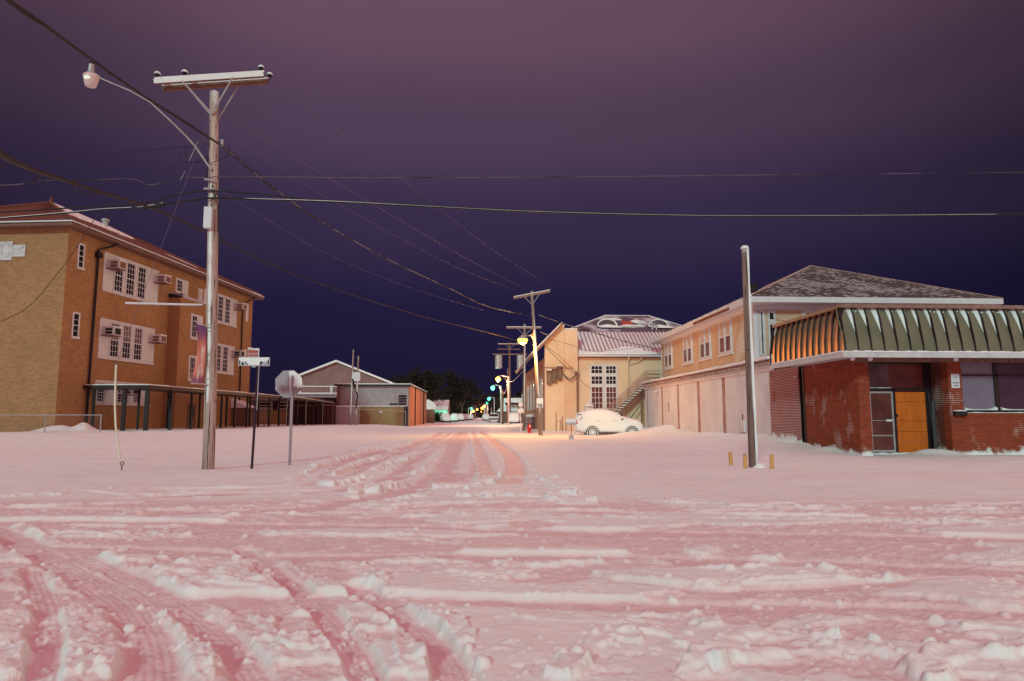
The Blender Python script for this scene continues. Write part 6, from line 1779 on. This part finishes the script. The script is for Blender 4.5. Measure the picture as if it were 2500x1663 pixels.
# ================================================================== FAR STREET SIDES
b = T('carport', 'low flat carport with thick snow on its roof beyond the lamp poles', 'carport', (0, 0, 0))
p0, p1 = at(1234, 983, 126), at(1318, 983, 126)
t = MB(); t.box(p0.x, 126, p0.z - .35, p1.x, 134, p0.z); t.build('roof', M['darkpaint'], b)
t = MB(); t.box(p0.x - .1, 125.9, p0.z, p1.x, 134, p0.z + .85); t.box(p0.x + 3.4, 127, p0.z + .85, p1.x, 133, p0.z + 1.7); t.build('roof_snow', M['snow'], b)
for k in range(4):
    t = MB(); x = p0.x + .2 + k * 2.0; t.box(x, 126.1, -.2, x + .2, 126.3, p0.z - .35); t.build('post', M['wood'], b)
b = T('low_house', 'low dark house with a sloping snowy roof left of the transformer pole', 'house', (0, 0, 0))
q0 = at(1222, 1018, 128)
t = MB(); t.box(q0.x, 128, -.2, q0.x + 6.5, 138, 2.4); t.build('wall', M['wood'], b)
t = MB(); t.prism([(q0.x - .5, 2.2), (q0.x + 7, 2.2), (q0.x + 6, 4.6), (q0.x + 1.4, 4.6)], 'y', 127.4, 138.5); t.build('roof', M['snow'], b)
b = T('yard_gate', 'pale striped board gate under the carport roof', 'gate', (0, 0, 0))
for k in range(7):
    x = at(1287 + 3.6 * k, 1000, 80).x
    t = MB(); t.box(x, 80, .2, x + .10, 80.08, 2.4 - .02 * k); t.build('board', M['whiteworn'], b)
t = MB(); x = at(1286, 1000, 80).x; t.box(x, 80.1, .6, x + 1.6, 80.16, .75); t.box(x, 80.1, 1.9, x + 1.6, 80.16, 2.05); t.build('rail', M['wood'], b)
b = T('clipped_hedge', 'square clipped hedge with a thick cap of snow behind the hydrant', 'hedge', (at(1300, 1040, 68).x, 68, .1))
bm_ = MB(); rn = random.Random(12)
for k in range(2600):
    x, y, z = rn.uniform(-.62, .62), rn.uniform(-.5, .5), rn.uniform(0, 1.15)
    a = rn.uniform(0, 3.14); s = .05
    bm_.add([(x - s * math.cos(a), y - s * math.sin(a), z - s), (x + s * math.cos(a), y + s * math.sin(a), z - s * .3), (x, y, z + s)], [(0, 1, 2)])
bm_.build('foliage', plain('hedge_twigs', (.42, .30, .33), .8, var=.4), b)
t = MB(); t.blob((0, 0, 1.25), 1, 2, (.72, .6, .22), 3); t.build('snow_cap', M['snow'], b)
b = T('green_lit_porch', 'low house porch glowing green from its lamps on the left of the far street', 'house', (0, 0, 0))
g0 = at(1057, 1016, 160); g1 = at(1088, 1016, 160)
t = MB(); t.box(g0.x - 3.5, 160, -.2, g1.x + .4, 170, 2.9); t.build('wall', M['whiteworn'], b)
t = MB(); t.prism([(158.4, 2.75), (171, 2.75), (165, 5.2)], 'x', g0.x - 4.2, g1.x + .6); t.build('roof', M['woodsnow'], b)
for k in range(2):
    t = MB(); x = g0.x + .75 + k * 1.0; t.box(x, 159.95, 1.1, x + .55, 159.99, 2.2); t.build('window', M['glass'], b)
for x, w_ in ((g0.x + .25, 60), (g1.x - .35, 60)):
    t = MB(); t.lathe([(.02, -.1), (.12, -.05), (.12, .05), (.02, .1)], (x, 159.6, 1.3), 10); lm = t.build('porch_lamp', emit('green_porch_lamp', (.15, 1.0, .55), 14), b)
    ld = bpy.data.lights.new('porch_light', 'POINT'); ld.energy = w_ * 2; ld.color = (.1, 1, .5); ld.shadow_soft_size = .1
    lo = bpy.data.objects.new('porch_light', ld); C.objects.link(lo); lo.parent = b; lo.location = (x, 159.2, 1.5)
b = T('snowy_shed', 'small snow capped shed between the orange side wall and the green lit porch', 'shed', (at(1047, 1028, 130).x, 130, 0))
t = MB(); t.box(-.9, 0, -.2, .9, 3, 2.6); t.build('wall', M['wood'], b)
t = MB(); t.prism([(-1.3, 3.6), (-1.0, 4.2), (-.2, 4.5), (.9, 3.9), (1.4, 3.0), (1.2, 2.6), (-1.2, 2.6)], 'y', -.3, 3.2); t.build('roof_snow', M['snow'], b)

# trees: tapered trunk, forked limbs, crown of leaf clumps with gaps
def tree(name, label, x, y, hh, cr, group=None, seed=0, clumps=90, leaves=26, mat='leaf', base=.34, bare=False):
    rn = random.Random(seed)
    o = T(name, label, 'tree', (x, y, 0), 0, group)
    t = MB(); tips = []
    th = hh * base
    t.tube([(0, 0, -.5), (0, 0, th * .5), (.2, 0, th)], [hh * .035, hh * .026, hh * .022], 8)
    for k in range(7):
        a = k * .9 + rn.uniform(-.3, .3); L_ = cr * rn.uniform(.55, .95)
        m1 = (L_ * .45 * math.cos(a), L_ * .45 * math.sin(a), th + (hh - th) * rn.uniform(.2, .35)); e1 = (L_ * math.cos(a), L_ * math.sin(a), th + (hh - th) * rn.uniform(.35, .8))
        t.tube([(.1, 0, th * .9), m1, e1], [hh * .014, hh * .009, hh * .003], 5); tips += [m1, e1]
        for j in range(3):
            a2 = a + rn.uniform(-.8, .8); e2 = (m1[0] + L_ * .5 * math.cos(a2), m1[1] + L_ * .5 * math.sin(a2), m1[2] + (hh - th) * rn.uniform(.1, .4)); t.tube([m1, e2], [hh * .006, hh * .002], 4); tips.append(e2)
    t.build('trunk', M['bark'], o)
    if bare: return o
    P = np.random.default_rng(seed)
    V = []; n_ = 0
    for c_ in range(clumps):
        u = P.normal(size=3); u /= np.linalg.norm(u); rr = P.uniform(.35, 1.0) ** .6
        cx, cy, cz = u[0] * cr * rr, u[1] * cr * rr * .8, th * 1.0 + (hh - th) * (.5 + .47 * u[2] * rr)
        s_ = cr * P.uniform(.12, .26)
        pts = P.normal(size=(leaves, 3)); pts /= np.linalg.norm(pts, axis=1)[:, None]; pts *= (P.uniform(.4, 1, size=(leaves, 1)) ** .5) * s_
        pts[:, 2] *= .65
        pts += (cx, cy, cz)
        d1 = P.normal(size=(leaves, 3)); d1 /= np.linalg.norm(d1, axis=1)[:, None]; d2 = np.cross(d1, P.normal(size=(leaves, 3))); d2 /= np.linalg.norm(d2, axis=1)[:, None]
        z_ = hh * .022
        q_ = np.stack([pts - d1 * z_, pts + d2 * z_ * .7, pts + d1 * z_, pts - d2 * z_ * .7], 1).reshape(-1, 3)
        V.append(q_); n_ += leaves
    V = np.concatenate(V)
    me = bpy.data.meshes.new('crown'); me.from_pydata(V.tolist(), [], [(4 * i, 4 * i + 1, 4 * i + 2, 4 * i + 3) for i in range(n_)]); me.materials.append(M[mat])
    c_ = bpy.data.objects.new('crown', me); C.objects.link(c_); c_.parent = o
    return o
M['leaf'] = (lambda m: m.done(m.ramp(m.noise(.35, 4), [(.3, (.010, .009, .006)), (.7, (.030, .022, .012))]), .9))(NM('dark_oak_leaves'))
M['bark'] = plain('oak_bark', (.10, .06, .05), .9, var=.3)
def tr(px_, y, top, crpx, label, seed, **k):
    p = at(px_, top, y); tree('oak_tree', label, p.x, y, p.z, crpx * y / FPX, 'dark trees over the far street', seed, **k)
tr(1022, 190, 896, 62, 'broad dark oak with the tallest round crown over the green lit porch', 1, clumps=150, base=.22)
tr(1082, 215, 903, 52, 'dark oak right of the tallest crown, limbs showing under it', 2, clumps=130, base=.25)
tr(962, 175, 915, 52, 'dark oak crown rising behind the gym roof end', 3, clumps=110, base=.25)
tr(1128, 255, 918, 40, 'smaller dark oak crown reaching toward the street lamps', 4, clumps=100, base=.3)
tr(1160, 330, 940, 30, 'small distant dark oak just left of the street lamp row', 5, clumps=80, base=.3)
tr(1050, 160, 950, 40, 'low dark oak behind the parked cars with pale branching limbs', 6, clumps=60, base=.55)
tr(1296, 125, 918, 22, 'dark tree between the level crossarm pole and the gable wall', 7, clumps=70, base=.3)
tr(1215, 230, 955, 30, 'dim dark tree behind the transformer pole', 8, clumps=70, base=.3)
b = T('dark_bush', 'dark round bush before the green lit porch', 'bush', (at(1062, 1028, 150).x, 150, 0))
P = np.random.default_rng(5); pts = P.normal(size=(1500, 3)) * (1.0, .8, .55) + (0, 0, .9)
t = MB()
for p in pts:
    s = .13; a = P.uniform(0, 3.14); t.add([(p[0] - s * math.cos(a), p[1] - s * math.sin(a), abs(p[2])), (p[0] + s, p[1], abs(p[2]) + s), (p[0], p[1] + s, abs(p[2]) - s)], [(0, 1, 2)])
t.build('foliage', M['leaf'], b)
# far-off wooded skyline
P = np.random.default_rng(9)
n_ = 9000
xs = P.uniform(-520, 560, n_); ysl = P.uniform(560, 680, n_); top_ = 11 + 5 * np.sin(xs * .03) + 4 * np.sin(xs * .011 + 1)
gap = np.abs(xs - 4) < 14; zs = P.uniform(0, 1, n_) * top_ * np.where(gap, .3, 1)
pts = np.stack([xs, ysl, zs], 1); d1 = P.normal(size=(n_, 3)) * 3.2; d2 = P.normal(size=(n_, 3)) * 2.4
V = np.stack([pts - d1, pts + d2, pts + d1, pts - d2], 1).reshape(-1, 3)
me = bpy.data.meshes.new('far_woods'); me.from_pydata(V.tolist(), [], [(4 * i, 4 * i + 1, 4 * i + 2, 4 * i + 3) for i in range(n_)]); me.materials.append(M['leaf'])
fo = bpy.data.objects.new('far_woods', me); C.objects.link(fo); tag(fo, 'low dark band of far off trees along the horizon', 'woods', kind='stuff')
